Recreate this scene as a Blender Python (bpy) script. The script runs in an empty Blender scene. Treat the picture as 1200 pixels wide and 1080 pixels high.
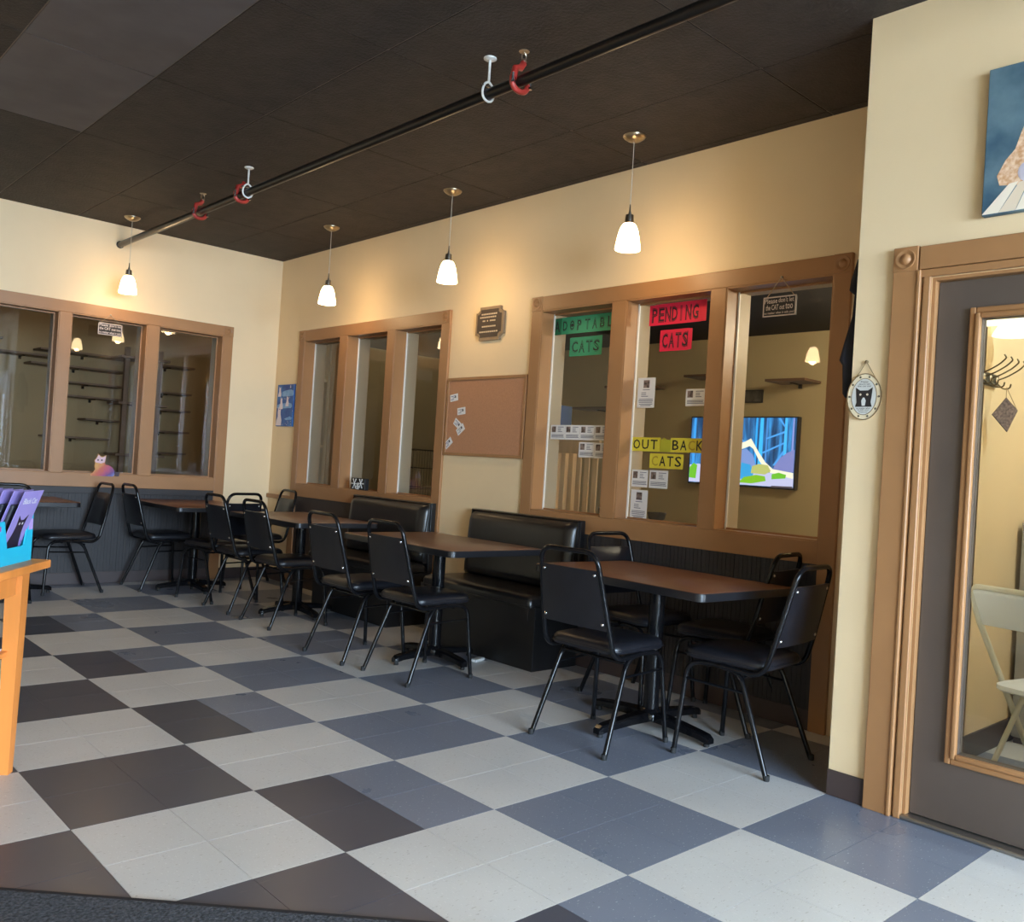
import bpy, bmesh, math, random
from mathutils import Vector, Matrix, Euler
random.seed(7)
PI = math.pi
SC = bpy.context.scene
COL = SC.collection

# ------------------------------------------------------------------ camera
CAM = Vector((-1.5246, -3.5160, 1.2046)); YAW, PITCH, ROLL, FPX = .8267, .0082, .0625, 1037.9
fw = Vector((math.cos(PITCH)*math.cos(YAW), math.cos(PITCH)*math.sin(YAW), math.sin(PITCH)))
rt0 = Vector((math.sin(YAW), -math.cos(YAW), 0)); up0 = rt0.cross(fw)
rt = rt0*math.cos(ROLL) + up0*math.sin(ROLL); up = -rt0*math.sin(ROLL) + up0*math.cos(ROLL)
cd = bpy.data.cameras.new('camera'); cam = bpy.data.objects.new('camera', cd); COL.objects.link(cam)
M = Matrix((rt, up, -fw)).transposed().to_4x4(); M.translation = CAM
cam.matrix_world = M
cd.sensor_fit = 'HORIZONTAL'; cd.sensor_width = 36; cd.lens = FPX/1200*36; cd.clip_start = .05
SC.camera = cam

# ------------------------------------------------------------------ light
SKY = 44.0          # daylight outside the shop front
LAMP = 2.6         # watts of each pendant bulb
w = bpy.data.worlds.new('sky'); SC.world = w; w.use_nodes = True
bg = w.node_tree.nodes['Background']; bg.inputs[0].default_value = (.61, .77, 1, 1); bg.inputs[1].default_value = SKY
vs = SC.view_settings; vs.view_transform = 'Standard'; vs.look = 'None'; vs.gamma = 1; vs.use_curve_mapping = False
vs.exposure = 0.60

# ------------------------------------------------------------------ room sizes
XR, YL, H = 2.60, 4.44, 3.08        # window wall, far wall, ceiling
XD, YC = 1.829, -1.83               # door wall plane and its outer corner
XW, YF = -2.9, -8.0                 # unseen side wall, shop front behind the camera
WT = .20                            # wall thickness
for (xa, xb) in ((-2.75, -.65), (-.45, 1.65)):   # portals: sampling guides in the shop-front openings
    l = bpy.data.lights.new('daylight_portal', 'AREA'); l.shape = 'RECTANGLE'; l.size = xb-xa; l.size_y = 2.3
    l.cycles.is_portal = True
    o = bpy.data.objects.new('daylight_portal', l); COL.objects.link(o)
    o.location = ((xa+xb)/2, YF-.12, 1.75); o.rotation_euler = (PI/2, 0, 0)

# ------------------------------------------------------------------ materials
def srgb(r, g, b):
    f = lambda c: (c/255/12.92) if c/255 <= .04045 else ((c/255+.055)/1.055)**2.4
    return (f(r), f(g), f(b), 1)
MATS = {}
def nt(m): return m.node_tree
def mat(name, col, rough=.5, metal=0, var=0, vscale=6, bump=0, bscale=60, spec=.5, stretch=None, col2=None, coat=0, coords='Position'):
    if name in MATS: return MATS[name]
    m = bpy.data.materials.new(name); m.use_nodes = True; t = m.node_tree; b = t.nodes['Principled BSDF']
    if len(col) == 3: col = (*col, 1)
    b.inputs['Base Color'].default_value = col; b.inputs['Roughness'].default_value = rough
    b.inputs['Metallic'].default_value = metal; b.inputs['Specular IOR Level'].default_value = spec
    b.inputs['Coat Weight'].default_value = coat
    def coord():
        g = t.nodes.new('ShaderNodeNewGeometry') if coords == 'Position' else t.nodes.new('ShaderNodeTexCoord')
        o = g.outputs['Position'] if coords == 'Position' else g.outputs['Object']
        if stretch:
            mp = t.nodes.new('ShaderNodeMapping'); mp.inputs['Scale'].default_value = stretch
            t.links.new(o, mp.inputs[0]); o = mp.outputs[0]
        return o
    if var or col2:
        n = t.nodes.new('ShaderNodeTexNoise'); n.inputs['Scale'].default_value = vscale; n.inputs['Detail'].default_value = 4
        t.links.new(coord(), n.inputs['Vector'])
        r = t.nodes.new('ShaderNodeValToRGB'); r.color_ramp.elements[0].position = .35; r.color_ramp.elements[1].position = .65
        c2 = col2 if col2 else tuple(min(1, c*(1+var)) for c in col[:3])
        c1 = col[:3] if col2 else tuple(c*(1-var) for c in col[:3])
        r.color_ramp.elements[0].color = (*c1[:3], 1); r.color_ramp.elements[1].color = (*c2[:3], 1)
        t.links.new(n.outputs[0], r.inputs[0]); t.links.new(r.outputs[0], b.inputs['Base Color'])
    if bump:
        n = t.nodes.new('ShaderNodeTexNoise'); n.inputs['Scale'].default_value = bscale; n.inputs['Detail'].default_value = 3
        t.links.new(coord(), n.inputs['Vector'])
        bp = t.nodes.new('ShaderNodeBump'); bp.inputs['Strength'].default_value = bump; bp.inputs['Distance'].default_value = .01
        t.links.new(n.outputs[0], bp.inputs['Height']); t.links.new(bp.outputs[0], b.inputs['Normal'])
    MATS[name] = m
    return m
def emit(name, col, s):
    if name in MATS: return MATS[name]
    m = bpy.data.materials.new(name); m.use_nodes = True; t = m.node_tree; t.nodes.remove(t.nodes['Principled BSDF'])
    e = t.nodes.new('ShaderNodeEmission'); e.inputs[0].default_value = (*col[:3], 1); e.inputs[1].default_value = s
    t.links.new(e.outputs[0], t.nodes['Material Output'].inputs[0]); MATS[name] = m
    return m
def vct(name, base, flecks, amount, rough):
    """vinyl composition tile: base colour with streaky chips of other tones"""
    m = mat(name, base, rough, spec=.5); t = m.node_tree; b = t.nodes['Principled BSDF']
    g = t.nodes.new('ShaderNodeNewGeometry')
    cur = None
    n0 = t.nodes.new('ShaderNodeTexNoise'); n0.inputs['Scale'].default_value = 2.2; n0.inputs['Detail'].default_value = 6
    t.links.new(g.outputs['Position'], n0.inputs['Vector'])
    mx = t.nodes.new('ShaderNodeMix'); mx.data_type = 'RGBA'
    mx.inputs[6].default_value = tuple(c*.86 for c in base[:3])+(1,); mx.inputs[7].default_value = tuple(min(1, c*1.12) for c in base[:3])+(1,)
    t.links.new(n0.outputs[0], mx.inputs[0]); cur = mx.outputs[2]
    for k, (fc, sc, th, st) in enumerate(flecks):
        mp = t.nodes.new('ShaderNodeMapping'); mp.inputs['Scale'].default_value = st; mp.inputs['Location'].default_value = (k*3.7, k*1.3, 0)
        mp.inputs['Rotation'].default_value = (0, 0, .5+k)
        t.links.new(g.outputs['Position'], mp.inputs[0])
        n = t.nodes.new('ShaderNodeTexNoise'); n.inputs['Scale'].default_value = sc; n.inputs['Detail'].default_value = 1
        t.links.new(mp.outputs[0], n.inputs['Vector'])
        r = t.nodes.new('ShaderNodeValToRGB'); r.color_ramp.elements[0].position = th; r.color_ramp.elements[1].position = th+.04
        t.links.new(n.outputs[0], r.inputs[0])
        mu = t.nodes.new('ShaderNodeMath'); mu.operation = 'MULTIPLY'; mu.inputs[1].default_value = amount; t.links.new(r.outputs[0], mu.inputs[0])
        m2 = t.nodes.new('ShaderNodeMix'); m2.data_type = 'RGBA'; m2.inputs[7].default_value = fc
        t.links.new(mu.outputs[0], m2.inputs[0]); t.links.new(cur, m2.inputs[6]); cur = m2.outputs[2]
    t.links.new(cur, b.inputs['Base Color'])
    r2 = t.nodes.new('ShaderNodeMapRange'); r2.inputs[3].default_value = rough-.08; r2.inputs[4].default_value = rough+.12
    t.links.new(n0.outputs[0], r2.inputs[0]); t.links.new(r2.outputs[0], b.inputs['Roughness'])
    return m
def glass_mat():
    m = bpy.data.materials.new('window_glass'); m.use_nodes = True; t = m.node_tree; t.nodes.remove(t.nodes['Principled BSDF'])
    tr = t.nodes.new('ShaderNodeBsdfTransparent'); tr.inputs[0].default_value = (.94, .96, .95, 1)
    gl = t.nodes.new('ShaderNodeBsdfGlossy'); gl.inputs['Roughness'].default_value = .02
    fr = t.nodes.new('ShaderNodeFresnel'); fr.inputs[0].default_value = 1.5
    ge = t.nodes.new('ShaderNodeNewGeometry')
    a = t.nodes.new('ShaderNodeMath'); a.operation = 'SUBTRACT'; a.inputs[0].default_value = 1; t.links.new(ge.outputs['Backfacing'], a.inputs[1])
    b = t.nodes.new('ShaderNodeMath'); b.operation = 'MULTIPLY'; t.links.new(fr.outputs[0], b.inputs[0]); t.links.new(a.outputs[0], b.inputs[1])
    c = t.nodes.new('ShaderNodeMath'); c.operation = 'MULTIPLY'; c.inputs[1].default_value = 1.4; c.use_clamp = True; t.links.new(b.outputs[0], c.inputs[0])
    mx = t.nodes.new('ShaderNodeMixShader'); t.links.new(c.outputs[0], mx.inputs[0]); t.links.new(tr.outputs[0], mx.inputs[1]); t.links.new(gl.outputs[0], mx.inputs[2])
    t.links.new(mx.outputs[0], t.nodes['Material Output'].inputs[0]); MATS['window_glass'] = m
    return m
CREAM = mat('cream_wall_paint', srgb(231, 205, 164), .55, var=.03, vscale=1.5, bump=.06, bscale=180)
CASE = mat('caramel_trim_paint', srgb(160, 115, 74), .42, var=.04, vscale=5, bump=.03, bscale=40)
DOORC = mat('dark_taupe_door_paint', srgb(86, 74, 66), .42, var=.05, vscale=4)
DARKP = mat('charcoal_wainscot_paint', srgb(48, 44, 44), .55, var=.06, vscale=5)
PANELB = mat('brown_panel_paint', srgb(60, 50, 46), .55, var=.06, vscale=5)
BASEB = mat('dark_baseboard_vinyl', srgb(66, 54, 52), .45)
CEILT = mat('black_ceiling_tile', srgb(52, 45, 41), .75, var=.18, vscale=9, bump=.7, bscale=70)
CEILS = mat('smooth_grey_ceiling_tile', srgb(90, 85, 87), .7, var=.10, vscale=5, bump=.08, bscale=20)
CEILG = mat('ceiling_grid_black', srgb(120, 106, 94), .5)
WHITE_T = vct('white_floor_tile', srgb(209, 206, 202), [(srgb(150, 138, 120), 50, .68, (1, 3.2, 1)), (srgb(228, 226, 222), 60, .66, (2.5, 1, 1)), (srgb(104, 96, 90), 60, .73, (1, 2.6, 1))], .5, .32)
DARK_T = vct('speckled_grey_floor_tile', srgb(124, 130, 144), [(srgb(190, 196, 202), 75, .69, (1, 2.2, 1)), (srgb(60, 62, 68), 64, .73, (2, 1, 1))], .8, .28)
DARK_S = vct('smooth_dark_floor_tile', srgb(74, 77, 88), [(srgb(100, 100, 104), 12, .70, (1, 4, 1))], .35, .30)
BLACKM = mat('black_powder_coat', (.005, .005, .006), .15, spec=.26)
VINYL = mat('black_vinyl', (.010, .010, .013), .34, spec=.4, var=.15, vscale=14, bump=.05, bscale=120)
BOOTHV = mat('black_booth_vinyl', (.012, .011, .011), .28, var=.15, vscale=6, bump=.08, bscale=30)
BOOTHB = mat('black_booth_laminate', (.007, .007, .008), .4)
CHROME = mat('polished_rivet', (.75, .75, .75), .2, 1)
NICKEL = mat('brushed_nickel', srgb(150, 140, 128), .3, 1)
BRASS = mat('brushed_brass', srgb(176, 162, 140), .3, 1)
WALNUT = mat('walnut_laminate', srgb(112, 68, 48), .32, var=.16, vscale=7, stretch=(9, 1.2, 1))
WALNUT2 = mat('grey_walnut_laminate', srgb(112, 80, 62), .32, var=.14, vscale=7, stretch=(9, 1.2, 1))
EDGE = mat('black_table_edge', (.012, .012, .014), .3)
OAK = mat('honey_oak', srgb(222, 136, 64), .42, var=.2, vscale=5, stretch=(1, 1, .12), bump=.05, bscale=30, coords='Object')
CORK = mat('brown_cork', srgb(180, 130, 95), .8, var=.06, vscale=120, bump=.1, bscale=200)
PAPER = mat('white_paper', srgb(228, 226, 224), .6)
INK = mat('black_ink', (.01, .01, .012), .6)
GREYINK = mat('grey_ink', srgb(120, 120, 130), .6)
PIPEB = mat('black_steel_pipe', (.012, .010, .009), .28, .3)
WHITEM = mat('white_enamel', srgb(225, 225, 222), .35)
REDM = mat('red_enamel', srgb(156, 44, 36), .4, var=.15, vscale=30)
BROWNSH = mat('brown_shelf_board', srgb(104, 74, 52), .5, var=.12, vscale=5)
PINE = mat('pale_pine', srgb(214, 186, 150), .55, var=.08, vscale=6, stretch=(4, 4, .4))
GLASS = glass_mat()

# ------------------------------------------------------------------ mesh builder
class MB:
    def __init__(s): s.v = []; s.f = []
    def add(s, vs, fs):
        n = len(s.v); s.v += [tuple(v) for v in vs]; s.f += [tuple(i+n for i in f) for f in fs]; return s
    def box(s, x0, x1, y0, y1, z0, z1):
        if x0 > x1: x0, x1 = x1, x0
        if y0 > y1: y0, y1 = y1, y0
        if z0 > z1: z0, z1 = z1, z0
        return s.add([(x, y, z) for z in (z0, z1) for y in (y0, y1) for x in (x0, x1)],
                     [(0, 2, 3, 1), (4, 5, 7, 6), (0, 1, 5, 4), (2, 6, 7, 3), (0, 4, 6, 2), (1, 3, 7, 5)])
    def bbox(s, x0, x1, y0, y1, z0, z1, b=.004, seg=2):
        t = MB().box(x0, x1, y0, y1, z0, z1)
        bm = bmesh.new(); vv = [bm.verts.new(v) for v in t.v]
        for f in t.f: bm.faces.new([vv[i] for i in f])
        bmesh.ops.bevel(bm, geom=list(bm.edges), offset=b, segments=seg, profile=.5, affect='EDGES')
        bm.verts.index_update()
        s.add([v.co[:] for v in bm.verts], [[v.index for v in f.verts] for f in bm.faces]); bm.free(); return s
    def tube(s, path, r, n=8, caps=True):
        P = [Vector(p) for p in path]; rr = r if isinstance(r, (list, tuple)) else [r]*len(P)
        T = []
        for i in range(len(P)):
            a = P[max(i-1, 0)]; b = P[min(i+1, len(P)-1)]; T.append((b-a).normalized())
        ref = Vector((0, 0, 1)) if abs(T[0].z) < .9 else Vector((1, 0, 0))
        nx = T[0].cross(ref).normalized(); vs = []; fs = []
        for i, p in enumerate(P):
            nx = (nx - T[i]*nx.dot(T[i])).normalized(); ny = T[i].cross(nx)
            for k in range(n):
                a = 2*PI*k/n; vs.append(p + (nx*math.cos(a)+ny*math.sin(a))*rr[i])
        for i in range(len(P)-1):
            for k in range(n):
                k2 = (k+1) % n; fs.append((i*n+k, i*n+k2, (i+1)*n+k2, (i+1)*n+k))
        if caps: fs.append(tuple(range(n-1, -1, -1))); fs.append(tuple((len(P)-1)*n+k for k in range(n)))
        return s.add(vs, fs)
    def lathe(s, prof, c=(0, 0, 0), n=20, axis='z', capb=False, capt=False):
        vs = []; fs = []
        for (r, z) in prof:
            for k in range(n):
                a = 2*PI*k/n; u, v = r*math.cos(a), r*math.sin(a)
                q = (u, v, z) if axis == 'z' else ((u, z, v) if axis == 'y' else (z, u, v))
                vs.append((c[0]+q[0], c[1]+q[1], c[2]+q[2]))
        for i in range(len(prof)-1):
            for k in range(n):
                k2 = (k+1) % n
                f = (i*n+k, i*n+k2, (i+1)*n+k2, (i+1)*n+k)
                fs.append(f if axis != 'y' else f[::-1])
        if capb: fs.append(tuple(range(n-1, -1, -1)))
        if capt: fs.append(tuple((len(prof)-1)*n+k for k in range(n)))
        return s.add(vs, fs)
    def prism(s, out, y0, y1):
        """outline in local xz, extruded along y"""
        n = len(out); A = sum(out[i][0]*out[(i+1) % n][1]-out[(i+1) % n][0]*out[i][1] for i in range(n))
        if A < 0: out = out[::-1]
        vs = [(x, y0, z) for x, z in out]+[(x, y1, z) for x, z in out]
        fs = [tuple(range(n)), tuple(range(2*n-1, n-1, -1))]+[(i, i+n, (i+1) % n+n, (i+1) % n) for i in range(n)]
        return s.add(vs, fs)
    def slab(s, outs, zs):
        """stack of equal-count xy outlines at heights zs, closed top and bottom"""
        n = len(outs[0]); vs = [(x, y, z) for o, z in zip(outs, zs) for x, y in o]; fs = []
        for i in range(len(outs)-1):
            for k in range(n):
                k2 = (k+1) % n; fs.append((i*n+k, i*n+k2, (i+1)*n+k2, (i+1)*n+k))
        fs.append(tuple(range(n-1, -1, -1))); fs.append(tuple((len(outs)-1)*n+k for k in range(n)))
        return s.add(vs, fs)
    def xf(s, M):
        s.v = [tuple(M @ Vector(v)) for v in s.v]; return s
    def mesh(s, name, m, smooth=None):
        me = bpy.data.meshes.new(name); me.from_pydata(s.v, [], s.f); me.update()
        bm = bmesh.new(); bm.from_mesh(me); bmesh.ops.recalc_face_normals(bm, faces=list(bm.faces)); bm.to_mesh(me); bm.free()
        for mm in (m if isinstance(m, (list, tuple)) else [m]): me.materials.append(mm)
        if smooth and smooth != 40:
            for p in me.polygons: p.use_smooth = True
            me.set_sharp_from_angle(angle=math.radians(smooth))
        return me
    def build(s, name, m, parent=None, smooth=None, loc=None, rz=0, label=None, kind=None):
        o = bpy.data.objects.new(name, s.mesh(name, m, smooth)); COL.objects.link(o)
        if loc is not None: o.location = loc
        if rz: o.rotation_euler = (0, 0, rz)
        if parent: o.parent = parent
        if label: o['label'] = label
        if kind: o['kind'] = kind
        return o
def tag(o, label, cat, group=None, kind=None):
    o['label'] = label; o['category'] = cat
    if group: o['group'] = group
    if kind: o['kind'] = kind
    return o
def empty(name, loc=(0, 0, 0), rz=0, label=None, cat=None, group=None, rot=None):
    o = bpy.data.objects.new(name, None); COL.objects.link(o); o.empty_display_size = .1
    o.location = loc; o.rotation_euler = rot if rot else (0, 0, rz)
    if label: tag(o, label, cat, group)
    return o
def struct(o, label=None):
    o['kind'] = 'structure'
    if label: o['label'] = label; o['category'] = label.split()[-1] if False else o.name.split('_')[0]
    return o
def copy_tree(o, parent=None):
    c = o.copy(); COL.objects.link(c)
    if parent: c.parent = parent
    for ch in list(o.children): copy_tree(ch, c)
    return c
def rrect(w, d, r, n=5, cx=0, cy=0):
    """rounded rectangle outline (ccw) in xy, full width w (x), depth d (y)"""
    out = []
    for sx, sy, a0 in ((1, 1, 0), (-1, 1, 90), (-1, -1, 180), (1, -1, 270)):
        for k in range(n+1):
            a = math.radians(a0+90*k/n)
            out.append((cx+sx*(w/2-r)+r*math.cos(a), cy+sy*(d/2-r)+r*math.sin(a)))
    return out
def fillet(pts, rad, n=5):
    P = [Vector(p) for p in pts]; out = [P[0]]
    for i in range(1, len(P)-1):
        r = rad[i-1] if isinstance(rad, (list, tuple)) else rad
        a = (P[i-1]-P[i]); b = (P[i+1]-P[i]); la, lb = a.length, b.length; a.normalize(); b.normalize()
        d = min(r, la*.49, lb*.49); p0 = P[i]+a*d; p2 = P[i]+b*d
        for k in range(n+1):
            t = k/n; out.append(p0*(1-t)**2+P[i]*2*t*(1-t)+p2*t*t)
    out.append(P[-1]); return out
def text_mb(body, w, h, x0, z0, y, bold=0, sx=None):
    """flat lettering fitted to width w, height h, lower left (x0,z0) on plane y"""
    cu = bpy.data.curves.new('t', 'FONT'); cu.body = body; cu.resolution_u = 2; cu.offset = bold
    ob = bpy.data.objects.new('t', cu); COL.objects.link(ob)
    me = bpy.data.meshes.new_from_object(ob.evaluated_get(bpy.context.evaluated_depsgraph_get()))
    vs = [v.co.copy() for v in me.vertices]; fs = [tuple(p.vertices) for p in me.polygons]
    bpy.data.objects.remove(ob); bpy.data.curves.remove(cu); bpy.data.meshes.remove(me)
    mb = MB()
    if not vs: return mb
    ax, bx = min(v.x for v in vs), max(v.x for v in vs); ay, by = min(v.y for v in vs), max(v.y for v in vs)
    return mb.add([(x0+(v.x-ax)/(bx-ax)*w, y, z0+(v.y-ay)/(by-ay)*h) for v in vs], fs)
RW = -PI/2          # frame for things on the window wall / door wall: local x = image right, y = into wall
def wall_pieces(mb, a0, a1, z1, holes, put):
    """wall between a0..a1 with rectangular holes (a,b,z0,z1); put(a,b,z0,z1) adds a box"""
    cuts = sorted({a0, a1, *[h[0] for h in holes], *[h[1] for h in holes]})
    for a, b in zip(cuts, cuts[1:]):
        hs = sorted([h for h in holes if h[0] <= a+1e-6 and h[1] >= b-1e-6], key=lambda h: h[2])
        z = 0
        for h in hs:
            if h[2] > z+1e-6: put(a, b, z, h[2])
            z = h[3]
        if z < z1: put(a, b, z, z1)

# ------------------------------------------------------------------ large structure
S = .3048
fl = MB().box(XW-.3, 5.2, YF-.3, 6.9, -.15, -.0022).build('floor', mat('floor_adhesive', srgb(52, 50, 48), .7)); struct(fl)
def cam_uv(p):
    d = Vector(p)-CAM; z = d.dot(fw)
    if z < .3: return None
    return 600+FPX*d.dot(rt)/z, 540-FPX*d.dot(up)/z, z
tiles = []
def tile_mat(i, j):
    ci, cj = math.floor(i/2), math.floor(-(j+1)/2+.001) if False else math.floor((-j-1)/2)
    if (ci+cj) % 2 == 0: return 0
    return 2 if i < 1 else 1
regions = [(XW, XR, YF, YL), (XD+.06, 4.8, -3.8, -1.98)]
for ri, (xa, xb, ya, yb) in enumerate(regions):
    for i in range(math.floor(xa/S), math.ceil(xb/S)):
        for j in range(math.floor(ya/S), math.ceil(yb/S)):
            x0, x1, y0, y1 = max(i*S, xa), min((i+1)*S, xb), max(j*S, ya), min((j+1)*S, yb)
            if ri == 0 and x0 > XD+.05 and y0 < YC-.02: continue
            if ri == 0 and x1 > XD+.06 and y1 < YC: x1 = XD+.06
            if x1-x0 < .01 or y1-y0 < .01: continue
            q = cam_uv(((x0+x1)/2, (y0+y1)/2, 0))
            vis = q is not None and -60 < q[0] < 1260 and q[1] < 1130 and ri == 0
            tiles.append((0 if vis else 1, q[2] if q else 99, tile_mat(i, j), (x0, x1, y0, y1)))
tiles.sort(key=lambda t: t[:2])
TM = [WHITE_T, DARK_T, DARK_S]
cache = {}; rest = {0: MB(), 1: MB(), 2: MB()}; ntile = 0
for k, (vis, d, m, (x0, x1, y0, y1)) in enumerate(tiles):
    g = .0009
    if vis == 0 and ntile < 300:
        ntile += 1
        key = (m, round(x1-x0, 4), round(y1-y0, 4))
        if key not in cache: cache[key] = MB().box(g, x1-x0-g, g, y1-y0-g, -.004, 0).mesh('tile', TM[m])
        o = bpy.data.objects.new('tile', cache[key]); COL.objects.link(o); o.location = (x0, y0, 0); o.parent = fl
    else: rest[m].box(x0+g, x1-g, y0+g, y1-g, -.004, 0)
for m in rest: rest[m].build('tiles_beyond', TM[m], fl, kind='stuff')
ce = MB().box(XW-.3, 5.2, YF-.3, 6.9, H+.004, H+.15).build('ceiling', CEILG); struct(ce)
cx0, cdx, cy0, cdy = .10, .61, -.08, 1.185
for i in range(-5, 5):
    for j in range(-7, 5):
        x0, x1 = max(cx0+i*cdx, XW), min(cx0+(i+1)*cdx, XR); y0, y1 = max(cy0+j*cdy, YF), min(cy0+(j+1)*cdy, YL)
        if x1-x0 < .02 or y1-y0 < .02: continue
        m = CEILS if (i == -1 and j in (0, 1)) else CEILT
        g = .004
        MB().box(x0+g, x1-g, y0+g, y1-g, H, H+.01).build('ceiling_tile', m, ce)

WZ0, WZ1 = .935, 2.268
W1 = [(3.266, 3.884), (2.535, 3.142), (1.819, 2.427)]         # far window of the right wall (y ranges, left to right)
W2 = [(.114, .737), (-.610, .005), (-1.330, -.705)]           # near window
WL = [(0.0, .622), (.715, 1.338), (1.440, 2.035)]             # far wall window (x ranges)
mb = MB(); wall_pieces(mb, -1.98, YL, H, [(a, b, WZ0, WZ1) for a, b in W1+W2], lambda a, b, z0, z1: mb.box(XR, XR+WT, a, b, z0, z1))
struct(mb.build('wall_right', CREAM))
mb = MB(); wall_pieces(mb, XW, XR+WT, H, [(a, b, WZ0, WZ1) for a, b in WL], lambda a, b, z0, z1: mb.box(a, b, YL, YL+WT, z0, z1))
struct(mb.build('wall_far', CREAM))
DY0, DY1, DZ = -3.045, -2.123, 2.011
mb = MB(); wall_pieces(mb, YF, YC, H, [(DY0, DY1, 0, DZ)], lambda a, b, z0, z1: mb.box(XD, XD+.12, a, b, z0, z1))
struct(mb.build('wall_door', CREAM))
struct(MB().box(XD+.12, 4.8, -1.98, YC, 0, H).build('wall_return', CREAM))
struct(MB().box(XW-.15, XW, YF, 6.75, 0, H).build('wall_side', CREAM))
mb = MB(); wall_pieces(mb, XW-.15, XD+.12, H, [(-2.75, -.65, .60, 2.90), (-.45, 1.65, .60, 2.90)], lambda a, b, z0, z1: mb.box(a, b, YF-.15, YF, z0, z1))
struct(mb.build('wall_front', CREAM))
# rooms behind the glass
DIMW = mat('tan_room_paint', srgb(196, 178, 138), .7, var=.03, vscale=2)
struct(MB().box(4.8, 4.95, -1.98, 6.75, 0, H).build('wall_cat_room', DIMW))
struct(MB().box(XW, 4.8, 6.6, 6.75, 0, H).build('wall_rear', mat('brown_room_paint', srgb(158, 128, 90), .7, var=.03, vscale=2)))
struct(MB().box(XR+WT+.001, 4.799, -1.829, 4.6, 2.41, 2.47).build('ceiling_cat_room', mat('near_black_ceiling_paint', srgb(30, 28, 30), .8)))
struct(MB().box(XR, XR+WT, YL+WT, 5.0, 0, H).build('wall_partition', DIMW))
struct(MB().box(4.3, 4.42, -3.9, -1.98, 0, H).build('wall_vestibule', CREAM))
struct(MB().box(XD+.12, 4.3, -3.95, -3.8, 0, H).build('wall_vestibule_end', CREAM))
struct(MB().box(-14, 8, -22, YF-.3, -.2, -.05).build('ground_outside', mat('pavement', srgb(150, 148, 142), .8, var=.05)))

# ------------------------------------------------------------------ windows
def rosette(par, cx, cz, w, y):
    o = MB().bbox(cx-w/2, cx+w/2, y-.026, y, cz-w/2, cz+w/2, .003).build('corner_block', CASE, par, 40)
    r = w*.40
    MB().lathe([(r, -.0262), (r*.98, -.031), (r*.82, -.031), (r*.72, -.0275), (r*.55, -.0275), (r*.42, -.034), (r*.2, -.038), (.0005, -.039)], (cx, y, cz), 20, 'y').build('rosette', CASE, o, 50)
def window(name, org, rz, ops, outer, panel, floor_legs=True, blocks=True):
    """ops: pane openings in local x; local frame x right along the wall, y into the wall, origin on wall plane at floor"""
    root = empty(name, org, rz); root['kind'] = 'structure'
    a0, a1 = outer; zt, zb = 2.362, .823; t = .022
    lo, hi = ops[0][0], ops[-1][1]
    MB().bbox(a0, lo, -t, 0, 0, zt-.095, .003).build('casing', CASE, root, 40)
    MB().bbox(hi, a1, -t, 0, 0, zt-.095, .003).build('casing', CASE, root, 40)
    MB().bbox(lo, hi, -t, 0, WZ1, zt, .003).build('head_casing', CASE, root, 40)
    MB().bbox(lo, hi, -t, 0, zb, WZ0, .003).build('bottom_rail', CASE, root, 40)
    for (p, q) in zip(ops, ops[1:]):
        MB().bbox(p[1], q[0], -t, 0, WZ0, WZ1, .003).build('mullion', CASE, root, 40)
    if blocks:
        for c in ((a0+lo)/2, (hi+a1)/2): rosette(root, c, zt-.0475, .097, 0)
    for (p, q) in ops:
        j = .008; gx = .095
        for (b0, b1, c0, c1) in ((p, p+j, WZ0, WZ1), (q-j, q, WZ0, WZ1), (p, q, WZ1-j, WZ1), (p, q, WZ0, WZ0+j)):
            MB().box(b0, b1, -t+.004, gx, c0, c1).build('jamb', CASE, root)
            MB().box(b0, b1, gx+.006, WT+.01, c0, c1).build('inner_jamb', mat('grey_beige_jamb_paint', srgb(176, 160, 138), .5), root)
        bd = MB()
        bd.box(p+j, p+j+.010, gx-.010, gx-.001, WZ0+j, WZ1-j)
        bd.build('glazing_bead', mat('white_glazing_bead', srgb(232, 228, 220), .4), root)
        bd = MB().box(q-j-.010, q-j, gx-.010, gx-.001, WZ0+j, WZ1-j)
        for zz in (WZ0+j, WZ1-j-.010): bd.box(p+j+.010, q-j-.010, gx-.009, gx-.001, zz, zz+.010)
        bd.build('glazing_stop', CASE, root)
        MB().box(p+.003, q-.003, gx, gx+.005, WZ0+.003, WZ1-.003).build('pane', GLASS, root)
    # wainscot panel under the rail
    if panel == 'bead':
        mb = MB(); n = int((hi-lo)/.052); wd = (hi-lo)/n
        for k in range(n):
            x0 = lo+k*wd
            mb.box(x0+.0025, x0+wd-.0025, -.012, 0, .10, zb); mb.box(x0+wd*.5-.0015, x0+wd*.5+.0015, -.0145, -.0121, .10, zb)
        mb.box(lo, hi, -.007, 0, .10, zb)
        mb.build('beadboard', DARKP, root, kind='stuff')
        if name == 'window_1': MB().bbox(lo, hi, -.018, 0, zb-.055, zb, .003).build('cap_rail', DARKP, root, 40)
    else:
        MB().box(lo, hi, -.010, 0, .10, zb).build('panel', PANELB, root)
    MB().bbox(lo, hi, -.016, 0, 0, .10, .003).build('baseboard', BASEB, root, 40)
    return root
window('window_1', (0, YL, 0), 0, WL, (-.10, 2.130), 'bead')
flip = lambda L: [(-b, -a) for a, b in L]
window('window_2', (XR, 0, 0), RW, flip(W1), (-3.980, -1.722), 'flat')
window('window_3', (XR, 0, 0), RW, flip(W2), (-.834, 1.420), 'bead')
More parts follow.
